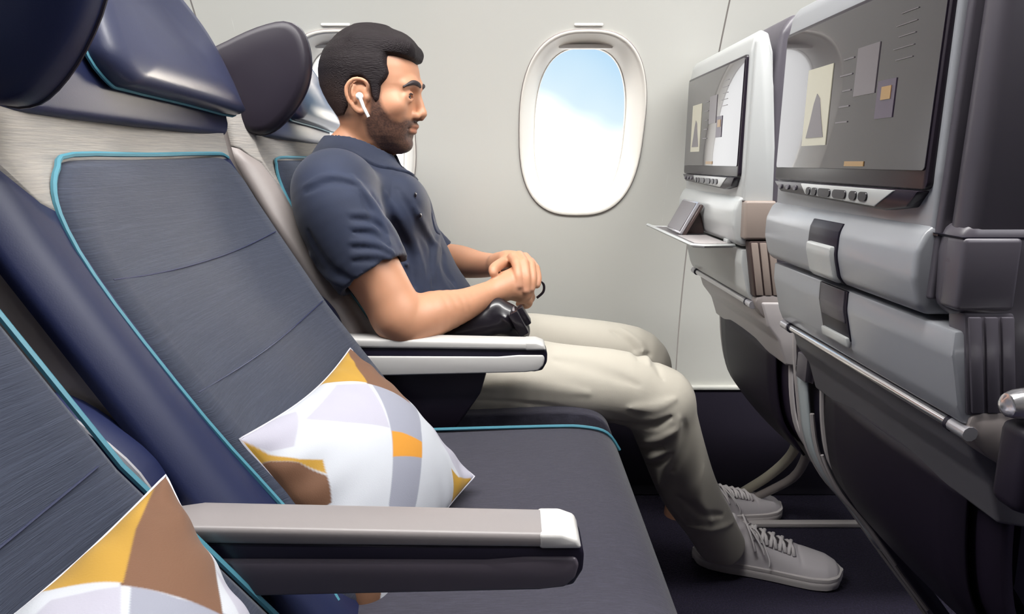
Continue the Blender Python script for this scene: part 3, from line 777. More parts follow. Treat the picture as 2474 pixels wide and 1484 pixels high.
def headfield(X, Y, Z, grow=0.0, top=0.0):
    x = (X - HC[0]) * HF[0] + (Y - HC[1]) * HF[1]; y = (X - HC[0]) * HL[0] + (Y - HC[1]) * HL[1]; u = Z - HC[2]
    uu = np.clip(u, SK[0, 0], SK[-1, 0] + top)
    sc = (SK[-1, 0] - .03) / (SK[-1, 0] + top - .03)
    us = np.where(uu > .03, .03 + (uu - .03) * sc, uu)
    fr = np.interp(us, SK[:, 0], SK[:, 1]) + grow; bk = np.interp(us, SK[:, 0], SK[:, 2]) - grow; w_ = np.interp(us, SK[:, 0], SK[:, 3]) + grow
    cx = bk + (fr - bk) * .48
    a = np.where(x > cx, fr - cx, cx - bk)
    n = 2.35
    q = ((np.abs(x - cx) / a) ** n + (np.abs(y) / w_) ** n) ** (1 / n)
    d = (q - 1) * np.minimum(a, w_) * .95
    over = np.maximum(u - (SK[-1, 0] + top), SK[0, 0] - u)
    return np.where(over > 0, np.maximum(d, over), d)
def poly2d(px, py, P):
    P = np.array(P, float); d = None; s = np.ones(np.broadcast(px, py).shape, np.float32)
    for i in range(len(P)):
        a, b = P[i], P[i - 1]; e = b - a
        wx, wy = px - a[0], py - a[1]
        t = np.clip((wx * e[0] + wy * e[1]) / (e @ e), 0, 1)
        dd = (wx - e[0] * t) ** 2 + (wy - e[1] * t) ** 2
        d = dd if d is None else np.minimum(d, dd)
        c1 = py >= a[1]; c2 = py < b[1]; c3 = e[0] * wy > e[1] * wx
        s = np.where((c1 & c2 & c3) | (~c1 & ~c2 & ~c3), -s, s)
    return s * np.sqrt(d)

H_ = .0021
V = Vol((-.42, .93, .50), (.12, 1.49, 1.10), H_)
A = lambda x, y, Y: np.array(at(x, y, Y))
V.op(headfield, HC - .14, HC + .14, 0, 'add')
V.limb([hp(.0, 0, -.03), hp(-.012, 0, -.07), A(858, 372, 1.19), A(842, 415, 1.19)], [.050, .049, .050, .060], k=.022, flat=((0, 1, 0), 1.08))
# sternomastoid
V.limb([hp(.0, -.05, -.03), A(912, 372, 1.165)], [.010, .009], k=.02)
for s_ in (-1, 1):
    V.limb([hp(.072, s_ * .040, .014), hp(.081, s_ * .024, .019), hp(.0845, s_ * .010, .015)], [.005, .006, .006], k=.012)
    V.ell(hp(.0930, s_ * .030, -.001), (.0165, .017, .0105), k=.010, axes=HAX, mode='sub')
    V.ell(hp(.0665, s_ * .0315, -.003), (.0128, .0128, .0122), k=.004, axes=HAX)
    V.limb([hp(.0800, s_ * .0185, -.003), hp(.0810, s_ * .030, .0035), hp(.0735, s_ * .0415, -.001)], [.0022, .0026, .0020], k=.004)
    V.limb([hp(.0800, s_ * .0185, -.004), hp(.0795, s_ * .030, -.0098), hp(.0730, s_ * .0415, -.003)], [.0018, .0022, .0018], k=.005)
    V.ell(hp(.0835, s_ * .0305, -.0042), (.0078, .0120, .0027), k=.001, axes=HAX, mode='sub')
    V.ell(hp(.052, s_ * .047, -.018), (.020, .014, .015), k=.02, axes=HAX)
    V.ell(hp(.0810, s_ * .0125, -.0335), (.0105, .0058, .0072), k=.004, axes=HAX)
    V.ell(hp(.0855, s_ * .0075, -.0395), (.0045, .0030, .0025), k=.003, axes=HAX, mode='sub')
    # ear
    ey = s_
    V.ell(hp(.003, ey * .0735, -.005), (.0165, .0045, .0255), k=.004, axes=HAX)
    V.limb([hp(.018, ey * .074, -.001), hp(.021, ey * .076, .012), hp(.012, ey * .078, .0205), hp(-.002, ey * .081, .0205), hp(-.0125, ey * .083, .010), hp(-.0135, ey * .083, -.004), hp(-.008, ey * .080, -.018), hp(.003, ey * .076, -.030), hp(.012, ey * .074, -.028)],
           [.0028, .0031, .0033, .0034, .0034, .0034, .0034, .0046, .0036], k=.003)
    V.limb([hp(-.002, ey * .079, .012), hp(-.005, ey * .0805, .0), hp(-.001, ey * .079, -.014)], [.0024, .0028, .0026], k=.003)
    V.ell(hp(.008, ey * .081, -.007), (.0075, .0065, .011), k=.003, axes=HAX, mode='sub')
    V.ell(hp(.0185, ey * .0735, -.008), (.0045, .0045, .0060), k=.004, axes=HAX)
# nose
V.limb([hp(.0795, 0, .010), hp(.0865, 0, -.008), hp(.0905, 0, -.0235)], [.0070, .0070, .0076], k=.010, flat=(HL, .85))
V.ell(hp(.0915, 0, -.0295), (.0085, .0085, .0072), k=.006, axes=HAX)
V.limb([hp(.0780, 0, -.036), hp(.0900, 0, -.0375)], [.004, .004], k=.005)
# mouth, chin
V.limb([hp(.0660, -.021, -.0530), hp(.0765, -.010, -.0500), hp(.0800, 0, -.0505), hp(.0765, .010, -.0500), hp(.0660, .021, -.0530)], [.0028, .0046, .0050, .0046, .0028], k=.006)
V.limb([hp(.0655, -.019, -.0565), hp(.0725, -.009, -.0600), hp(.0745, 0, -.0610), hp(.0725, .009, -.0600), hp(.0655, .019, -.0565)], [.0028, .0050, .0056, .0050, .0028], k=.006)
V.limb([hp(.0700, -.023, -.0545), hp(.0815, -.010, -.0552), hp(.0850, 0, -.0556), hp(.0815, .010, -.0552), hp(.0700, .023, -.0545)], [.0009, .0016, .0018, .0016, .0009], k=.003, mode='sub')
V.ell(hp(.076, 0, -.0715), (.009, .020, .0050), k=.008, axes=HAX, mode='sub')
V.ell(hp(.0570, 0, -.0820), (.0135, .018, .0125), k=.012, axes=HAX)
# torso inside the shirt, arms
V.limb([A(842, 420, 1.19), A(880, 560, 1.2), A(960, 740, 1.2)], [.055, .095, .095], k=.03, flat=((0, 1, 0), 1.25))
V.limb([A(812, 480, 1.02), A(860, 590, .99), A(915, 680, .98), A(962, 762, .975)], [.050, .049, .043, .0405], k=.02)
V.limb([A(962, 762, .975), A(985, 780, .978), A(1045, 759, 1.00), A(1118, 738, 1.035), A(1175, 712, 1.07), A(1207, 699, 1.085)], [.0400, .0385, .0370, .0275, .0215, .0190], k=.012)
V.ell(A(978, 800, .970), (.022, .020, .020), k=.018)
V.limb([A(900, 480, 1.37), A(1000, 600, 1.40), A(1072, 640, 1.40)], [.045, .045, .036], k=.02)
V.limb([A(1072, 628, 1.40), A(1110, 632, 1.37), A(1160, 640, 1.28), A(1208, 640, 1.19)], [.036, .035, .0265, .0200], k=.012)
# right hand (underneath): palm with fingers curling round
up_ = np.array([.25, .5, .83])
V.limb([A(1207, 699, 1.085), A(1232, 690, 1.095), A(1262, 697, 1.105)], [.018, .021, .021], k=.012, flat=((0, .3, 1), 1.22))
for i, (x, y, Y) in enumerate([(1268, 676, 1.125), (1274, 694, 1.115), (1276, 708, 1.108), (1270, 720, 1.10)]):
    V.limb([A(x - 12, y, Y - .004), A(x + 6, y + 8, Y + .012), A(x + 2, y + 17, Y + .034), A(x - 16, y + 14, Y + .046)], [.0082, .0080, .0074, .0064], k=.004)
V.limb([A(1222, 672, 1.10), A(1243, 656, 1.12), A(1262, 650, 1.145)], [.0105, .0090, .0076], k=.008)
# left hand on top: palm, four fingers draped over, thumb towards the viewer
V.limb([A(1208, 640, 1.19), A(1228, 633, 1.165), A(1252, 634, 1.150)], [.0190, .0195, .0185], k=.012, flat=((.5, .1, -.5), 1.2))
FG = [[(1238, 622, 1.135), (1248, 637, 1.108), (1252, 665, 1.088), (1254, 690, 1.082)],
      [(1254, 618, 1.138), (1265, 636, 1.110), (1271, 670, 1.090), (1272, 702, 1.084)],
      [(1268, 622, 1.145), (1281, 640, 1.118), (1286, 672, 1.098), (1284, 697, 1.092)],
      [(1281, 634, 1.155), (1292, 650, 1.130), (1298, 672, 1.112), (1297, 688, 1.104)]]
for f_ in FG:
    V.limb([A(*q) for q in f_], [.0094, .0088, .0081, .0068], k=.0028, n=5)
    V.ell(A(*f_[1]), (.0092, .0092, .0092), k=.003)
V.limb([A(1222, 634, 1.150), A(1206, 640, 1.115), A(1193, 650, 1.090), A(1192, 660, 1.082)], [.0115, .0098, .0090, .0072], k=.006)
me, P = V.mesh('person')
loc = P - HC; f_, l_, u_ = loc @ HF, loc @ HL, loc @ HU
c = np.tile(np.array(srgb(190, 138, 108)[:3]), (len(P), 1))
rng = np.random.RandomState(3)
nzv = rng.rand(len(P))
def mixc(c, col, w): w = np.clip(w, 0, 1)[:, None]; return c * (1 - w) + np.array(srgb(*col)[:3]) * w
hd = (np.abs(l_) < .095) & (u_ > -.11) & (f_ > -.1) & (f_ < .11)
neckw = np.clip((-.05 - u_) / .04, 0, 1) * (np.abs(l_) < .08)
# beard: side polygon in (f, u)
BP = [(.039, .026), (.037, -.008), (.041, -.022), (.052, -.041), (.064, -.0445), (.071, -.0395), (.082, -.0385), (.10, -.044), (.10, -.100), (.030, -.100), (.010, -.066), (.008, -.044), (.018, -.030), (.022, -.006), (.022, .026)]
bd = poly2d(f_, u_, BP)
bw = np.clip((-bd + .0045) / .008, 0, 1)
lipz = np.exp(-(((u_ + .0556) / .0068) ** 2 + (np.maximum(np.abs(l_) - .012, 0) / .006) ** 2) ** 2) * (f_ > .062)
soul = np.exp(-(((u_ + .070) / .005) ** 2))
bw = bw * (1 - lipz) * (.80 + .20 * nzv) * np.where((np.abs(l_) > .012) & (u_ < -.062) | (u_ > -.062) | (u_ < -.072), 1, .75)
c = mixc(c, (176, 108, 74), np.clip((u_ - .0) / .08, 0, 1) * 0.10 * hd)
c = mixc(c, (170, 108, 90), lipz * hd * .5)
c = mixc(c, (210, 150, 120), np.exp(-((f_ - .05) / .02) ** 2 - ((u_ + .015) / .02) ** 2) * .5 * hd)
c = mixc(c, (50, 36, 36), bw * hd * .95)
# hollow darkening under hair only where hair roots show at the nape
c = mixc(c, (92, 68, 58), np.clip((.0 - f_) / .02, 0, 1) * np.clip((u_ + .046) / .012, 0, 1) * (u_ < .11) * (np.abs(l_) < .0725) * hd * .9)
# nails and knuckles
for g_ in FG:
    tip = A(*g_[3]); c = mixc(c, (214, 160, 136), np.exp(-(((P - tip) ** 2).sum(1)) / .008 ** 2) * .7)
paint(me, c)
body = keep(link('body', me, M['skin'], man))
# eyes
for s_ in (-1, 1):
    V = Vol(hp(.066, s_ * .0315, -.004) - .016, hp(.066, s_ * .0315, -.004) + .016, .0011)
    cc = hp(.0680, s_ * .0312, -.004); V.ell(cc, (.0124, .0124, .0124), k=0)
    me, P = V.mesh('eyeball', 0); q = (P - cc); look = HF * .96 + HL * (0) - HU * .12; look /= np.linalg.norm(look)
    cs = (q @ look) / np.linalg.norm(q, axis=1)
    c = np.tile(np.array(srgb(214, 200, 192)[:3]), (len(P), 1)); c = mixc(c, (40, 24, 20), (cs > .72) * 1.); c = mixc(c, (8, 6, 6), (cs > .97) * 1.)
    paint(me, c); keep(link('eyeball', me, M['eye'], man))
    bm = tube_bm([hp(.0792, s_ * .0195, -.0022), hp(.0822, s_ * .026, .0015), hp(.0812, s_ * .033, .0020), hp(.0755, s_ * .042, -.0012)], [.0006, .0014, .0015, .0008], 6)
    keep(from_bm('eyelashes', bm, M['hair'], man))
    V = Vol(hp(.074, s_ * .03, .016) - .036, hp(.074, s_ * .03, .016) + .036, .0014)
    V.limb([hp(.0900, s_ * .0085, .0160), hp(.0890, s_ * .018, .0190), hp(.0845, s_ * .033, .0195), hp(.0735, s_ * .0480, .0120)], [.0040, .0046, .0042, .0020], k=0)
    me, P = V.mesh('eyebrow'); keep(link('eyebrow', me, M['hair'], man))
# hair
V = Vol(HC - np.array((.13, .12, .06)), HC + np.array((.13, .12, .15)), .0020)
def hairfn(X, Y, Z):
    x = (X - HC[0]) * HF[0] + (Y - HC[1]) * HF[1]; y = (X - HC[0]) * HL[0] + (Y - HC[1]) * HL[1]; u = Z - HC[2]
    fade = np.clip((u + .045) / .07, 0, 1)
    d = headfield(X, Y, Z, 0.0015, -.008) - (.0006 + .0040 * fade + .002 * np.clip((u - .03) / .05, 0, 1))
    side = np.clip((np.abs(y) - .025) / .03, 0, 1)
    PS = [(-.12, -.046), (-.055, -.040), (-.028, -.036), (-.018, -.020), (-.017, .010), (-.006, .0255), (.010, .0265), (.0225, .014), (.0240, -.004), (.0300, -.016), (.0365, -.010), (.0400, .012), (.0490, .023), (.0525, .032), (.0485, .045), (.0450, .066), (.060, .066), (.11, .060), (.11, .16), (-.12, .16)]
    PFr = [(-.12, -.044), (-.045, -.044), (-.02, -.02), (.0, .05), (.05, .070), (.080, .061), (.11, .056), (.11, .16), (-.12, .16)]
    ds = poly2d(x, u, PS); df = poly2d(x, u, PFr)
    m = ds * side + df * (1 - side)
    n_ = .0005 * np.sin(y * 700 + u * 120 + 4 * np.sin(x * 60)) * np.clip((u - .07) / .03, 0, 1)
    d = d + n_
    h = np.maximum(.006 - np.abs(d - m), 0) / .006
    return np.maximum(d, m) + h * h * .006 * .25
V.op(hairfn, HC - .2, HC + .2, 0, 'add')
V.ell(hp(.001, 0, .052), (.0805, .0690, .0700), k=.015, axes=HAX)
V.op(lambda X, Y, Z: np.where((Z - HC[2]) < .05, -1, -1.0) + 0 * X + 0 * Y, HC - .01, HC + .01, 0, 'int') if False else None
# swept fringe and volume above the forehead
for l0 in (-.034, -.022, -.010, .003, .016, .028):
    V.limb([hp(.020, l0, .104 - abs(l0) * .35), hp(.055, l0 * .95, .098 - abs(l0) * .35), hp(.078, l0 * .85, .081 - abs(l0) * .15), hp(.0855, l0 * .75, .064)], [.010, .011, .009, .0040], k=.006)
for q_ in (-1, 1): V.limb([hp(.079, q_ * .040, .074), hp(.060, q_ * .050, .080), hp(.03, q_ * .054, .084), hp(.0, q_ * .054, .086)], [.006, .009, .011, .011], k=.02)
me, P = V.mesh('hair')
loc = P - HC; f_, l_, u_ = loc @ HF, loc @ HL, loc @ HU
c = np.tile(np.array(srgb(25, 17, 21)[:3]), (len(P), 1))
c = mixc(c, (92, 70, 58), np.clip((.035 - u_) / .07, 0, 1) * np.clip((-.01 - f_) / .05, 0, 1) * .8)  # brown paints the window's rim light on the lower back of the hair
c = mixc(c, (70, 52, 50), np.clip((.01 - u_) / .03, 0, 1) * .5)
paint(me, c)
M['hairc'] = mat('hair_fade_rimlight', srgb(40, 30, 34), 0.6, attr='Col', spec=.25, bump=('noise', (90, 1000, 700), .8, .002))
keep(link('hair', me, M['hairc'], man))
# earbud
eb = thing('earbud', 'white wireless earbud with a short stem in the man\'s ear', 'earbud', tuple(hp(.008, -.085, -.008)))
keep(from_bm('earbud_stem', tube_bm([hp(.0105, -.0875, -.008), hp(.016, -.0875, -.024), hp(.0235, -.087, -.0395)], [.0032, .0029, .0027], 10), M['white'], eb))
V = Vol(hp(.008, -.082, -.006) - .012, hp(.008, -.082, -.006) + .012, .001)
V.ell(hp(.0085, -.0835, -.006), (.0065, .0055, .0062), k=0, axes=HAX)
me, _ = V.mesh('bud'); keep(link('earbud_tip', me, M['white'], eb))

# polo shirt
V = Vol((-.44, .90, .44), (.06, 1.50, .94), .0029)
V.limb([A(812, 468, 1.02), A(822, 520, 1.0), A(860, 598, .99), A(904, 672, .98), A(916, 695, .98)], [.064, .066, .064, .058, .056], k=.02)
V.limb([A(905, 470, 1.365), A(990, 570, 1.40), A(1050, 622, 1.405), A(1062, 632, 1.405)], [.058, .058, .050, .049], k=.03)
# hem of the sleeves : cut by a plane across the arm, hollow inside
def hem(a, b, ra):
    a = np.array(a); b = np.array(b); dr = (b - a) / np.linalg.norm(b - a)
    def fn(X, Y, Z):
        t = (X - b[0]) * dr[0] + (Y - b[1]) * dr[1] + (Z - b[2]) * dr[2]
        wx, wy, wz = X - b[0] - t * dr[0], Y - b[1] - t * dr[1], Z - b[2] - t * dr[2]
        r = np.sqrt(wx * wx + wy * wy + wz * wz)
        keepd = np.where(r < ra, t, -1.0)
        return keepd
    V.op(fn, b - .14, b + .14, 0, 'int')
hem(A(862, 600, .99), A(904, 664, .98), .078)
hem(A(1000, 580, 1.40), A(1056, 626, 1.405), .075)
V.limb([A(895, 650, .982), A(930, 715, .978)], [.050, .046], k=.002, mode='sub')
V.limb([A(856, 440, 1.19), A(872, 510, 1.2), A(910, 600, 1.2), A(965, 715, 1.2), A(1010, 800, 1.2), A(1030, 880, 1.2)], [.068, .104, .120, .123, .130, .135], k=.012, flat=((0, 1, 0), 1.28))
V.limb([A(852, 420, 1.17), A(812, 462, 1.04)], [.046, .050], k=.045)
V.limb([A(862, 420, 1.22), A(905, 475, 1.36)], [.046, .050], k=.045)
V.limb([A(848, 425, 1.19), A(862, 388, 1.19)], [.064, .060], k=.03, flat=((0, 1, 0), 1.08))
# chest front
V.ell(A(955, 500, 1.12), (.06, .07, .06), k=.04)
V.ell(A(975, 505, 1.27), (.05, .06, .06), k=.04)
# opening for the neck
V.limb([A(858, 398, 1.19), A(872, 350, 1.19)], [.052, .060], k=.006, mode='sub')
# creases, laid on the cloth where it is seen
Fd = V.fold
Fd([(872, 462), (905, 530), (936, 580)], -.006, .007)
Fd([(850, 430), (905, 500), (955, 570), (985, 640)], .006, .010)
Fd([(900, 470), (950, 540), (985, 610), (1000, 690)], -.005, .009)
Fd([(930, 470), (985, 560), (1018, 640), (1020, 720)], .005, .009)
Fd([(958, 455), (1010, 540), (1042, 600), (1040, 690)], -.004, .008)
Fd([(1060, 560), (1048, 620), (1036, 680), (1034, 730)], .006, .008)
Fd([(1070, 600), (1075, 650), (1100, 690)], -.005, .008)
Fd([(1058, 640), (1066, 680), (1090, 710)], .005, .007)
Fd([(1000, 500), (1030, 560), (1062, 600)], .004, .008)
for x0, y0, x1, y1, x2, y2 in ((845, 515, 900, 522, 932, 556), (850, 548, 905, 552, 940, 584), (846, 584, 905, 588, 950, 610), (850, 618, 910, 614, 952, 626)):
    Fd([(x0, y0), (x1, y1), (x2, y2)], .0042, .0060)
    Fd([(x0 + 4, y0 + 15), (x1, y1 + 15), (x2, y2 + 12)], -.0032, .0055)
Fd([(735, 450), (800, 424), (870, 440)], .003, .006)
Fd([(740, 466), (800, 440), (868, 452)], -.003, .006)
Fd([(745, 560), (790, 640), (850, 676)], -.004, .008)
Fd([(740, 600), (790, 670), (840, 690)], .004, .008)
Fd([(846, 686), (900, 652), (957, 628)], -.0022, .0035)
me, P = V.mesh('polo_shirt')
shirt = keep(link('polo_shirt', me, M['polo'], man))
# collar and placket : a second layer of cloth lying on the shirt
ax = np.array(hp(.0, 0, -.05)) - A(850, 400, 1.19); ax /= np.linalg.norm(ax)
cc = np.array(A(860, 396, 1.19)); fw = np.cross((0, 1, 0), ax); fw /= np.linalg.norm(fw)
if fw[0] < 0: fw = -fw
sd = np.cross(ax, fw)
class Sub(Vol):
    def __init__(s, src, lo, hi):
        S, G = src.sl(lo, hi); s.h = src.h; s.lo = np.array([float(g.ravel()[0]) for g in G], np.float32); s.d = src.d[S].copy(); s.n = np.array(s.d.shape)
Vc = Sub(V, cc - .16, cc + .16)
def collar(X, Y, Z):
    x, y, z = X - cc[0], Y - cc[1], Z - cc[2]
    t = x * ax[0] + y * ax[1] + z * ax[2]; f = x * fw[0] + y * fw[1] + z * fw[2]; s_ = x * sd[0] + y * sd[1] + z * sd[2]
    r = np.sqrt(f * f + s_ * s_ * .86); th_ = np.abs(np.arctan2(s_, f))
    R0 = np.interp(th_, [0, .25, .5, .75, 1.2, 1.8, 3.2], [.100, .112, .118, .108, .098, .092, .084])
    return np.maximum(np.maximum(r - R0, -.075 - t), (.22 - th_) * r)
Vc.d = Vc.d - .0050
Vc.limb([A(857, 402, 1.19), A(872, 350, 1.19)], [.0535, .0625], k=.004, mode='sub')
Vc.op(collar, cc - .3, cc + .3, 0, 'int')
me, _ = Vc.mesh('collar'); keep(link('collar', me, M['polo'], man))
pm = [A(996, 424, 1.185), A(1016, 475, 1.185), A(1030, 520, 1.185), A(1040, 556, 1.185)]
Vp = Sub(V, np.min(pm, 0) - .06, np.max(pm, 0) + .06)
Vp.d = Vp.d - .0028
Q = Vol(Vp.lo, Vp.lo + (Vp.n - 1) * Vp.h, Vp.h); Q.limb(pm, [.016] * 4, k=0, flat=((1, 0, .4), 3.0))
m_ = tuple(slice(0, min(a_, b_)) for a_, b_ in zip(Q.d.shape, Vp.d.shape)); Vp.d = np.maximum(Vp.d[m_], Q.d[m_])
me, _ = Vp.mesh('placket'); keep(link('placket', me, M['polo'], man))
for q in ((1000, 470), (1012, 520)):
    p = V.hit(*q)
    if p is None: continue
    bm = bmesh.new(); bmesh.ops.create_uvsphere(bm, u_segments=12, v_segments=6, radius=.0042)
    bmesh.ops.scale(bm, vec=(.5, .8, 1), verts=bm.verts); bmesh.ops.translate(bm, vec=tuple(p + np.array((.003, -.002, 0))), verts=bm.verts)
    keep(from_bm('button', bm, M['black'], man))

# trousers
V = Vol((-.30, .93, .05), (.60, 1.52, .72), .0031)
V.ell(A(1040, 880, 1.2), (.13, .175, .10), k=.02)
V.limb([A(1060, 905, 1.10), A(1200, 912, 1.085), A(1340, 922, 1.075), A(1500, 936, 1.07), A(1590, 972, 1.07)], [.092, .080, .068, .064, .062], k=.03)
V.limb([A(1590, 972, 1.07), A(1618, 1060, 1.09), A(1660, 1175, 1.14), A(1712, 1262, 1.185), A(1745, 1322, 1.215)], [.062, .058, .056, .051, .049], k=.012)
V.limb([A(1060, 880, 1.30), A(1220, 838, 1.305), A(1360, 835, 1.31), A(1520, 855, 1.31), A(1552, 885, 1.315)], [.088, .072, .062, .060, .058], k=.02)
V.limb([A(1552, 885, 1.315), A(1575, 960, 1.33), A(1615, 1060, 1.38), A(1655, 1160, 1.43), A(1665, 1200, 1.44)], [.058, .054, .050, .046, .045], k=.012)
def cut(p, nrm, R=.10):
    p = np.array(p); nrm = np.array(nrm, float); nrm /= np.linalg.norm(nrm)
    V.op(lambda X, Y, Z: (X - p[0]) * nrm[0] + (Y - p[1]) * nrm[1] + (Z - p[2]) * nrm[2], p - R, p + R, 0, 'int')
hemn = np.array(A(1745, 1322, 1.215)) - A(1712, 1262, 1.185)
cut(A(1745, 1318, 1.215), hemn + np.array([0, 0, 0]), .075)
cut(A(1662, 1196, 1.44), (.1, .1, -1), .075)
Fd = V.fold
Fd([(1470, 1015), (1530, 1030), (1585, 1030), (1620, 1010)], -.008, .008)
Fd([(1500, 1048), (1545, 1062), (1600, 1058), (1640, 1030)], .008, .008)
Fd([(1520, 1075), (1560, 1088), (1600, 1080)], -.008, .007)
Fd([(1535, 1100), (1575, 1105), (1612, 1085)], .007, .007)
Fd([(1550, 1120), (1590, 1120), (1622, 1090)], -.006, .006)
Fd([(1640, 1010), (1630, 1070), (1605, 1120), (1595, 1170)], .005, .009)
Fd([(1655, 1020), (1650, 1080), (1625, 1140)], -.004, .009)
Fd([(1520, 985), (1580, 985), (1630, 965)], .004, .010)
Fd([(1130, 965), (1280, 975), (1400, 995), (1490, 1030)], -.0025, .0035)
Fd([(1150, 935), (1280, 930), (1420, 950)], .003, .012)
Fd([(1340, 870), (1430, 890), (1540, 930)], -.003, .012)
Fd([(1480, 800), (1520, 830), (1545, 870)], -.005, .008)
Fd([(1500, 795), (1545, 830), (1568, 880)], .005, .008)
Fd([(1560, 850), (1585, 880), (1600, 915)], -.004, .007)
Fd([(1640, 1200), (1690, 1240), (1745, 1245)], -.004, .009)
Fd([(1660, 1270), (1720, 1280), (1770, 1262)], .004, .008)
Fd([(1700, 1130), (1690, 1200), (1720, 1260)], .003, .010)
me, P = V.mesh('trousers'); trou = keep(link('trousers', me, M['chino'], man))
# hem band
# ankle of the far leg, seen behind the near shin
keep(from_bm('ankle', tube_bm([at(1655, 1150, 1.43), at(1632, 1250, 1.45), at(1640, 1285, 1.45)], [.035, .030, .03], 14), M['skinplain'] if 'skinplain' in M else mat('ankle_skin', srgb(150, 108, 86), .6), man))

# shoes
def shoe_data():
    Ls = .262
    V = Vol((-.02, -.06, -.004), (.29, .06, .125), .0021)
    tx = np.array([0, .01, .03, .06, .10, .14, .18, .21, .235, .252, .262]); 
    tw = np.array([.004, .020, .029, .032, .032, .036, .041, .042, .038, .028, .008])
    th = np.array([.060, .078, .086, .086, .082, .070, .058, .051, .047, .040, .026])
    off = np.array([0, 0, 0, 0, .001, .003, .004, .003, .001, -.001, -.002])
    def up(X, Y, Z):
        w_ = np.interp(X, tx, tw); h = np.interp(X, tx, th); o = np.interp(X, tx, off)
        z = np.maximum(Z - .012, 0) / np.maximum(h - .012, .004); y = (Y - o) / w_
        q = (np.abs(y) ** 2.3 + z ** 2.3) ** (1 / 2.3)
        d = (q - 1) * np.minimum(w_, h)
        return np.maximum(np.maximum(d, .010 - Z), np.maximum(-X, X - Ls))
    V.op(up, (-.05, -.1, -.05), (.4, .1, .2), 0)
    # opening
    V.limb([(.040, 0, .075), (.052, 0, .13)], [.026, .030], k=.004, mode='sub')
    V.limb([(.015, 0, .080), (.03, .025, .084), (.065, .024, .084), (.085, 0, .086), (.065, -.024, .084), (.03, -.025, .084), (.015, 0, .080)], [.004] * 7, k=.006)
    # tongue
    V.limb([(.082, .002, .078), (.068, .002, .098)], [.010, .008], k=.006, flat=((0, 1, 0), 1.9))
    # toe cap seam and eyelet stays
    V.crease([(.20, -.045, .014), (.192, -.034, .040), (.186, 0, .056), (.192, .036, .040), (.20, .045, .014)], -.0022, .0026)
    for s_ in (-1, 1): V.crease([(.10, s_ * .020 + .002, .084), (.14, s_ * .020 + .003, .072), (.178, s_ * .017 + .003, .058)], .0018, .004)
    V.crease([(.115, -.036, .014), (.10, -.036, .045), (.085, -.03, .075)], -.0012, .002)
    up_me, _ = V.mesh('shoe_upper')
    b = bmesh.new(); rows = []
    xs = np.linspace(0, 1, 60)
    def outline(g):
        o = []
        for i in range(64):
            a = 2 * math.pi * i / 64; X = Ls / 2 - math.cos(a) * (Ls / 2 + g)
            w_ = np.interp(np.clip(X, 0, Ls), tx, tw) + g
            sgn = 1 if math.sin(a) >= 0 else -1
            Y = sgn * w_ * min(1, abs(math.sin(a)) * 3.0) + np.interp(X, tx, off)
            o.append((X, Y))
        return o
    rows = []
    for g, z in ((-.002, 0), (.002, .002), (.003, .010), (.003, .016), (.0025, .0165), (.0032, .019), (.0025, .024), (-.001, .025)):
        rows.append([(x, y, z + (.006 if x > .2 else 0) * max(0, (x - .2) / .06) ** 2) for x, y in outline(g)])
    bm = grid_bm(rows, closed_u=True, cap=True); bmesh.ops.recalc_face_normals(bm, faces=bm.faces)
    so = bpy.data.meshes.new('shoe_sole'); bm.to_mesh(so); bm.free(); so.shade_smooth(); so.set_sharp_from_angle(angle=math.radians(50))
    laces = []
    hz0 = lambda x: float(np.interp(x, tx, th))
    gp = tube_bm([(x, .003, hz0(x) - .0035) for x in np.linspace(.092, .180, 12)], [.006] + [.013] * 9 + [.010, .005], 12, flat=.33)  # dark strip stands in for the shade between the laces
    gm_ = bpy.data.meshes.new('lace_shade'); gp.to_mesh(gm_); gp.free(); gm_.shade_smooth(); gm_.materials.append(M['lace_shade'])
    hz = lambda x: float(np.interp(x, tx, th)) + .0022
    for i, x in enumerate((.105, .121, .137, .153, .169)):
        bm = tube_bm([(x - .002, -.022, hz(x) - .009), (x, -.012, hz(x) - .001), (x + .003, .003, hz(x) + .001), (x + .006, .018, hz(x) - .002), (x + .006, .027, hz(x) - .010)], .0036, 6, flat=.6)
        join(bm, tube_bm([(x + .008, -.022, hz(x) - .011), (x + .006, -.010, hz(x) - .001), (x + .002, .004, hz(x) + .001), (x - .001, .018, hz(x) - .003), (x - .002, .027, hz(x) - .010)], .0036, 6, flat=.6))
        laces.append(bm)
    bow = [[(.094, 0, .088), (.10, -.02, .092), (.118, -.036, .070), (.124, -.040, .056)], [(.094, 0, .088), (.092, -.018, .100), (.100, -.034, .084), (.108, -.040, .060), (.104, -.030, .072), (.095, -.006, .088)],
           [(.094, 0, .088), (.086, .016, .100), (.092, .030, .086), (.104, .034, .070), (.100, .020, .082), (.095, .004, .088)], [(.094, 0, .088), (.112, -.014, .086), (.132, -.038, .052), (.134, -.044, .036)]]
    for q in bow: laces.append(tube_bm(spline(q, 5), .0022, 6, flat=.5))
    lm = []
    for bm in laces:
        bmesh.ops.recalc_face_normals(bm, faces=bm.faces); m_ = bpy.data.meshes.new('lace'); bm.to_mesh(m_); bm.free(); m_.shade_smooth(); lm.append(m_)
    for m_ in lm: m_.materials.append(M['lace'])
    up_me.materials.append(M['shoe']); so.materials.append(M['sole'])
    return up_me, so, lm, gm_
M['lace_shade'] = mat('lace_shade_dark', srgb(60, 54, 58), .8)
su, so, lm, gm_ = shoe_data()
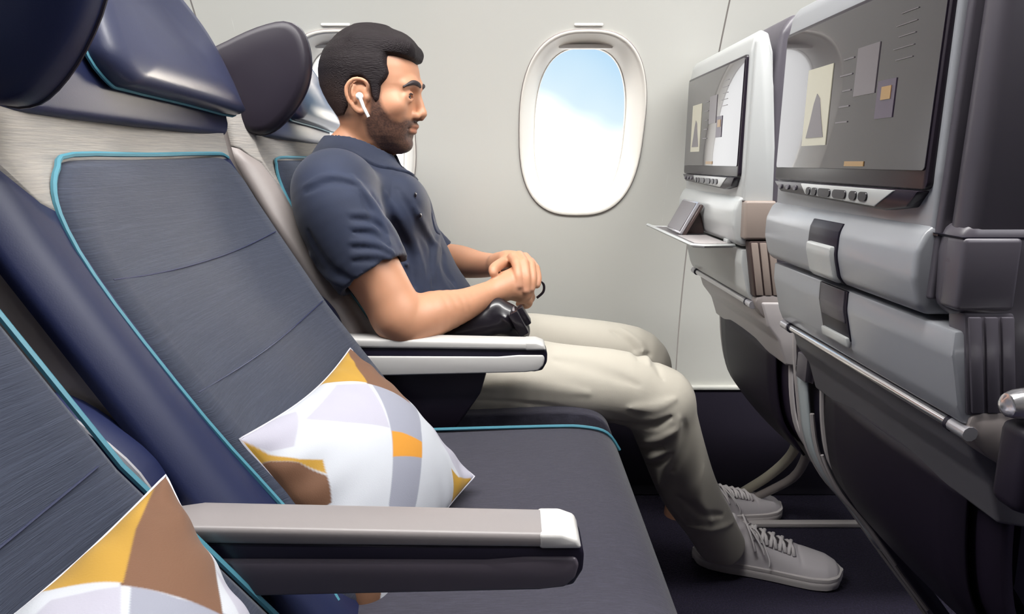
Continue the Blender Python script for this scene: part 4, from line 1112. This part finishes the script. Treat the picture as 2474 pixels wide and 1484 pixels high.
def place_shoe(heel, toe, name):
    heel = Vector(heel); toe = Vector(toe); heel.z = toe.z = 0.0005
    d_ = (toe - heel); s = d_.length / .262; ang = math.atan2(d_.y, d_.x)
    r = bpy.data.objects.new(name, su); COL.objects.link(r); r.parent = man
    r.location = Vector(heel) - man.location; r.rotation_euler = (0, 0, ang); r.scale = (s, s, s)
    o = bpy.data.objects.new('shoe_sole', so); COL.objects.link(o); o.parent = r
    o = bpy.data.objects.new('lace_shade', gm_); COL.objects.link(o); o.parent = r
    for m_ in lm:
        o = bpy.data.objects.new('lace', m_); COL.objects.link(o); o.parent = r
    return r
place_shoe((.402, 1.265, 0), (.685, 1.180, 0), 'sneaker')
place_shoe((.405, 1.41, 0), (.668, 1.455, 0), 'sneaker')

# things in his lap and hands
lb = thing('belt_pouch', 'glossy black pouch with two flat dark bars lying in the man\'s lap behind the armrest', 'pouch', (-.05, 1.05, .57))
V = Vol((-.16, 1.0, .50), (.06, 1.12, .70), .003)
V.limb([A(1090, 815, 1.05), A(1170, 785, 1.055), A(1225, 775, 1.06)], [.030, .032, .026], k=0, flat=((0, 1, 0), .8))
V.limb([A(1200, 742, 1.06), A(1250, 800, 1.06)], [.016, .022], k=.02)
V.crease([A(1195, 750, 1.03), A(1225, 775, 1.03), A(1240, 808, 1.03)], .004, .006)
me, _ = V.mesh('pouch_body'); keep(link('pouch_body', me, M['black'], lb))
def bar(x0, y0, x1, y1, Y, wd, nm, m):
    a, b = at(x0, y0, Y), at(x1, y1, Y); d_ = (b - a); L_ = d_.length
    rot = Vector((1, 0, 0)).rotation_difference(d_).to_matrix().to_4x4()
    mt = Matrix.Translation((a + b) / 2) @ rot
    keep(from_bm(nm, box_bm(-L_ / 2, L_ / 2, -.014, .014, -wd / 2, wd / 2, .003, 2, mtx=mt), m, lb))
bar(1238, 752, 1268, 806, 1.035, .017, 'pouch_bar', M['black'])
bar(1252, 742, 1276, 782, 1.055, .014, 'pouch_bar', M['black'])
bar(1240, 744, 1270, 794, 1.046, .0022, 'pouch_edge', M['silver'])
cd = from_bm('glasses_temple', tube_bm(spline([at(1293, 679, 1.115), at(1306, 680, 1.11), at(1314, 690, 1.11), at(1312, 706, 1.11), at(1297, 720, 1.11)], 5), [.0016] * 8 + [.0023] * 13, 8), M['black'])
tag(cd, 'thin curved black loop sticking out of the man\'s clasped hands', 'cord'); cd.name = 'black_loop'

# ------------------------------------------------------------------ pillows
WHT, LIL, GRY, GLD, BRN, ORG = (184, 187, 195), (166, 164, 178), (136, 138, 152), (170, 130, 40), (104, 70, 48), (194, 130, 30)
def pillow(name, label, corners, puff, regions, back=(200, 198, 206), N=200):
    """corners: left, top, right, bottom; regions: (polygon in (s, t), colour), s from left-top edge to bottom-right, t along"""
    Lc, Tc, Rc, Bc = [np.array(p, float) for p in corners]
    nrm = np.cross(Rc - Lc, Tc - Bc); nrm /= np.linalg.norm(nrm)
    cen = (Lc + Tc + Rc + Bc) / 4
    root = thing(name, label, 'pillow', tuple(cen), 'white, gold and brown cushions')
    s = np.linspace(0, 1, N); S, T = np.meshgrid(s, s, indexing='ij')
    # S: 0 at L->1 at T direction ; T: 0 at L->1 at B
    e = .055 * np.sin(np.pi * np.clip(T, 0, 1)); e2 = .055 * np.sin(np.pi * S)
    S2 = S + e * (.5 - S) * 2 * 0.9; T2 = T + e2 * (.5 - T) * 2 * 0.9
    base = (Lc[None, None] * ((1 - S2) * (1 - T2))[..., None] + Tc[None, None] * (S2 * (1 - T2))[..., None] + Rc[None, None] * (S2 * T2)[..., None] + Bc[None, None] * ((1 - S2) * T2)[..., None])
    h = (np.sin(np.pi * S) * np.sin(np.pi * T)) ** .55
    wr = .0025 * np.sin(S * 40 + 6 * T) * np.exp(-np.minimum(T, 1 - T) * 12) + .0025 * np.sin(T * 38 - 5 * S) * np.exp(-np.minimum(S, 1 - S) * 12)
    for sgn, nm in ((1, 'front_panel'), (-1, 'back_panel')):
        P = base + nrm * (sgn * (h * puff * (1 if sgn > 0 else .7) + wr * np.minimum(h * 4, 1)))[..., None]
        V_ = P.reshape(-1, 3)
        i = np.arange(N - 1)[:, None] * N + np.arange(N - 1)[None]
        Q = np.stack([i, i + N, i + N + 1, i + 1], -1).reshape(-1, 4)
        if sgn < 0: Q = Q[:, ::-1]
        me = bpy.data.meshes.new(nm); me.from_pydata(V_.tolist(), [], Q.tolist()); me.shade_smooth()
        c = np.tile(np.array(srgb(*(WHT if sgn > 0 else back))[:3]), (N * N, 1))
        for poly, colr in regions:
            w_ = np.clip(.5 - poly2d(S.ravel(), T.ravel(), poly) / .005, 0, 1)
            if sgn > 0 or colr in (GLD, BRN): c = mixc(c, colr, w_)
        paint(me, c); o = keep(link(nm, me, M['pillow'], root))
    pts = [base[0, j] for j in range(0, N, 4)] + [base[i_, -1] for i_ in range(0, N, 4)] + [base[-1, j] for j in range(N - 1, 0, -4)] + [base[i_, 0] for i_ in range(N - 1, 0, -4)]
    keep(from_bm('seam', tube_bm([tuple(p) for p in pts], .0012, 5, closed=True), mat('seam_thread', srgb(190, 188, 198), .8), root))
    return root
C1 = [A(578, 1062, .53), A(846, 842, .87), A(1146, 1152, .73), A(905, 1560, .52)]
RG = [([(.258, .037), (.096, .163), (.033, .113), (-.02, -.02), (.1, -.02)], LIL), ([(.521, .067), (.633, .192), (.45, .429), (.308, .246), (.221, .1)], LIL),
      ([(.992, .49), (.93, .36), (.86, .60), (.83, .84), (.86, 1.05), (1.05, 1.05), (1.05, .3), (.98, .4)], LIL),
      ([(.65, .212), (.546, .329), (.438, .45), (.362, .529), (.233, .658), (.167, .746), (.275, .846), (.379, .783), (.537, .662), (.658, .583), (.86, .50), (.725, .338)], GRY),
      ([(1.05, -.05), (.80, .02), (.633, .188), (.717, .321), (.821, .467), (.946, .342), (1.05, .113)], BRN),
      ([(1.05, -.05), (.854, -.05), (.546, -.03), (.546, .029), (.642, .188), (.783, .079)], GLD),
      ([(.446, .446), (.358, .533), (.529, .671), (.596, .621), (.496, .496)], ORG),
      ([(-.05, -.05), (.0, .0), (.025, .121), (.071, .221), (.125, .292), (.1, .346), (.062, .229), (.013, .142), (-.05, .075)], GLD),
      ([(-.05, .075), (.013, .142), (.062, .229), (.096, .354), (.062, .45), (-.05, .4)], BRN),
      ([(.792, .862), (.83, .93), (.96, .99), (.97, 1.05), (.746, 1.05), (.746, 1.0)], GLD),
      ([(-.05, .762), (.021, .762), (.096, .85), (.046, .925), (-.05, .867)], BRN)]
pillow('cushion', 'white cushion with gold, brown and orange patches lying on the empty middle seat', C1, .062, RG)
T2 = A(400, 1150, .38)
C2 = [T2 + .8 * np.array(v) for v in ((-.041, -.28, -.011), (0, 0, 0), (.182, -.14, -.124), (.099, -.35, -.19))]
RG2 = [(p, c_) for p, c_ in RG]
pillow('cushion', 'white cushion with a brown and gold corner in the bottom left corner of the photo', C2, .058, RG2)
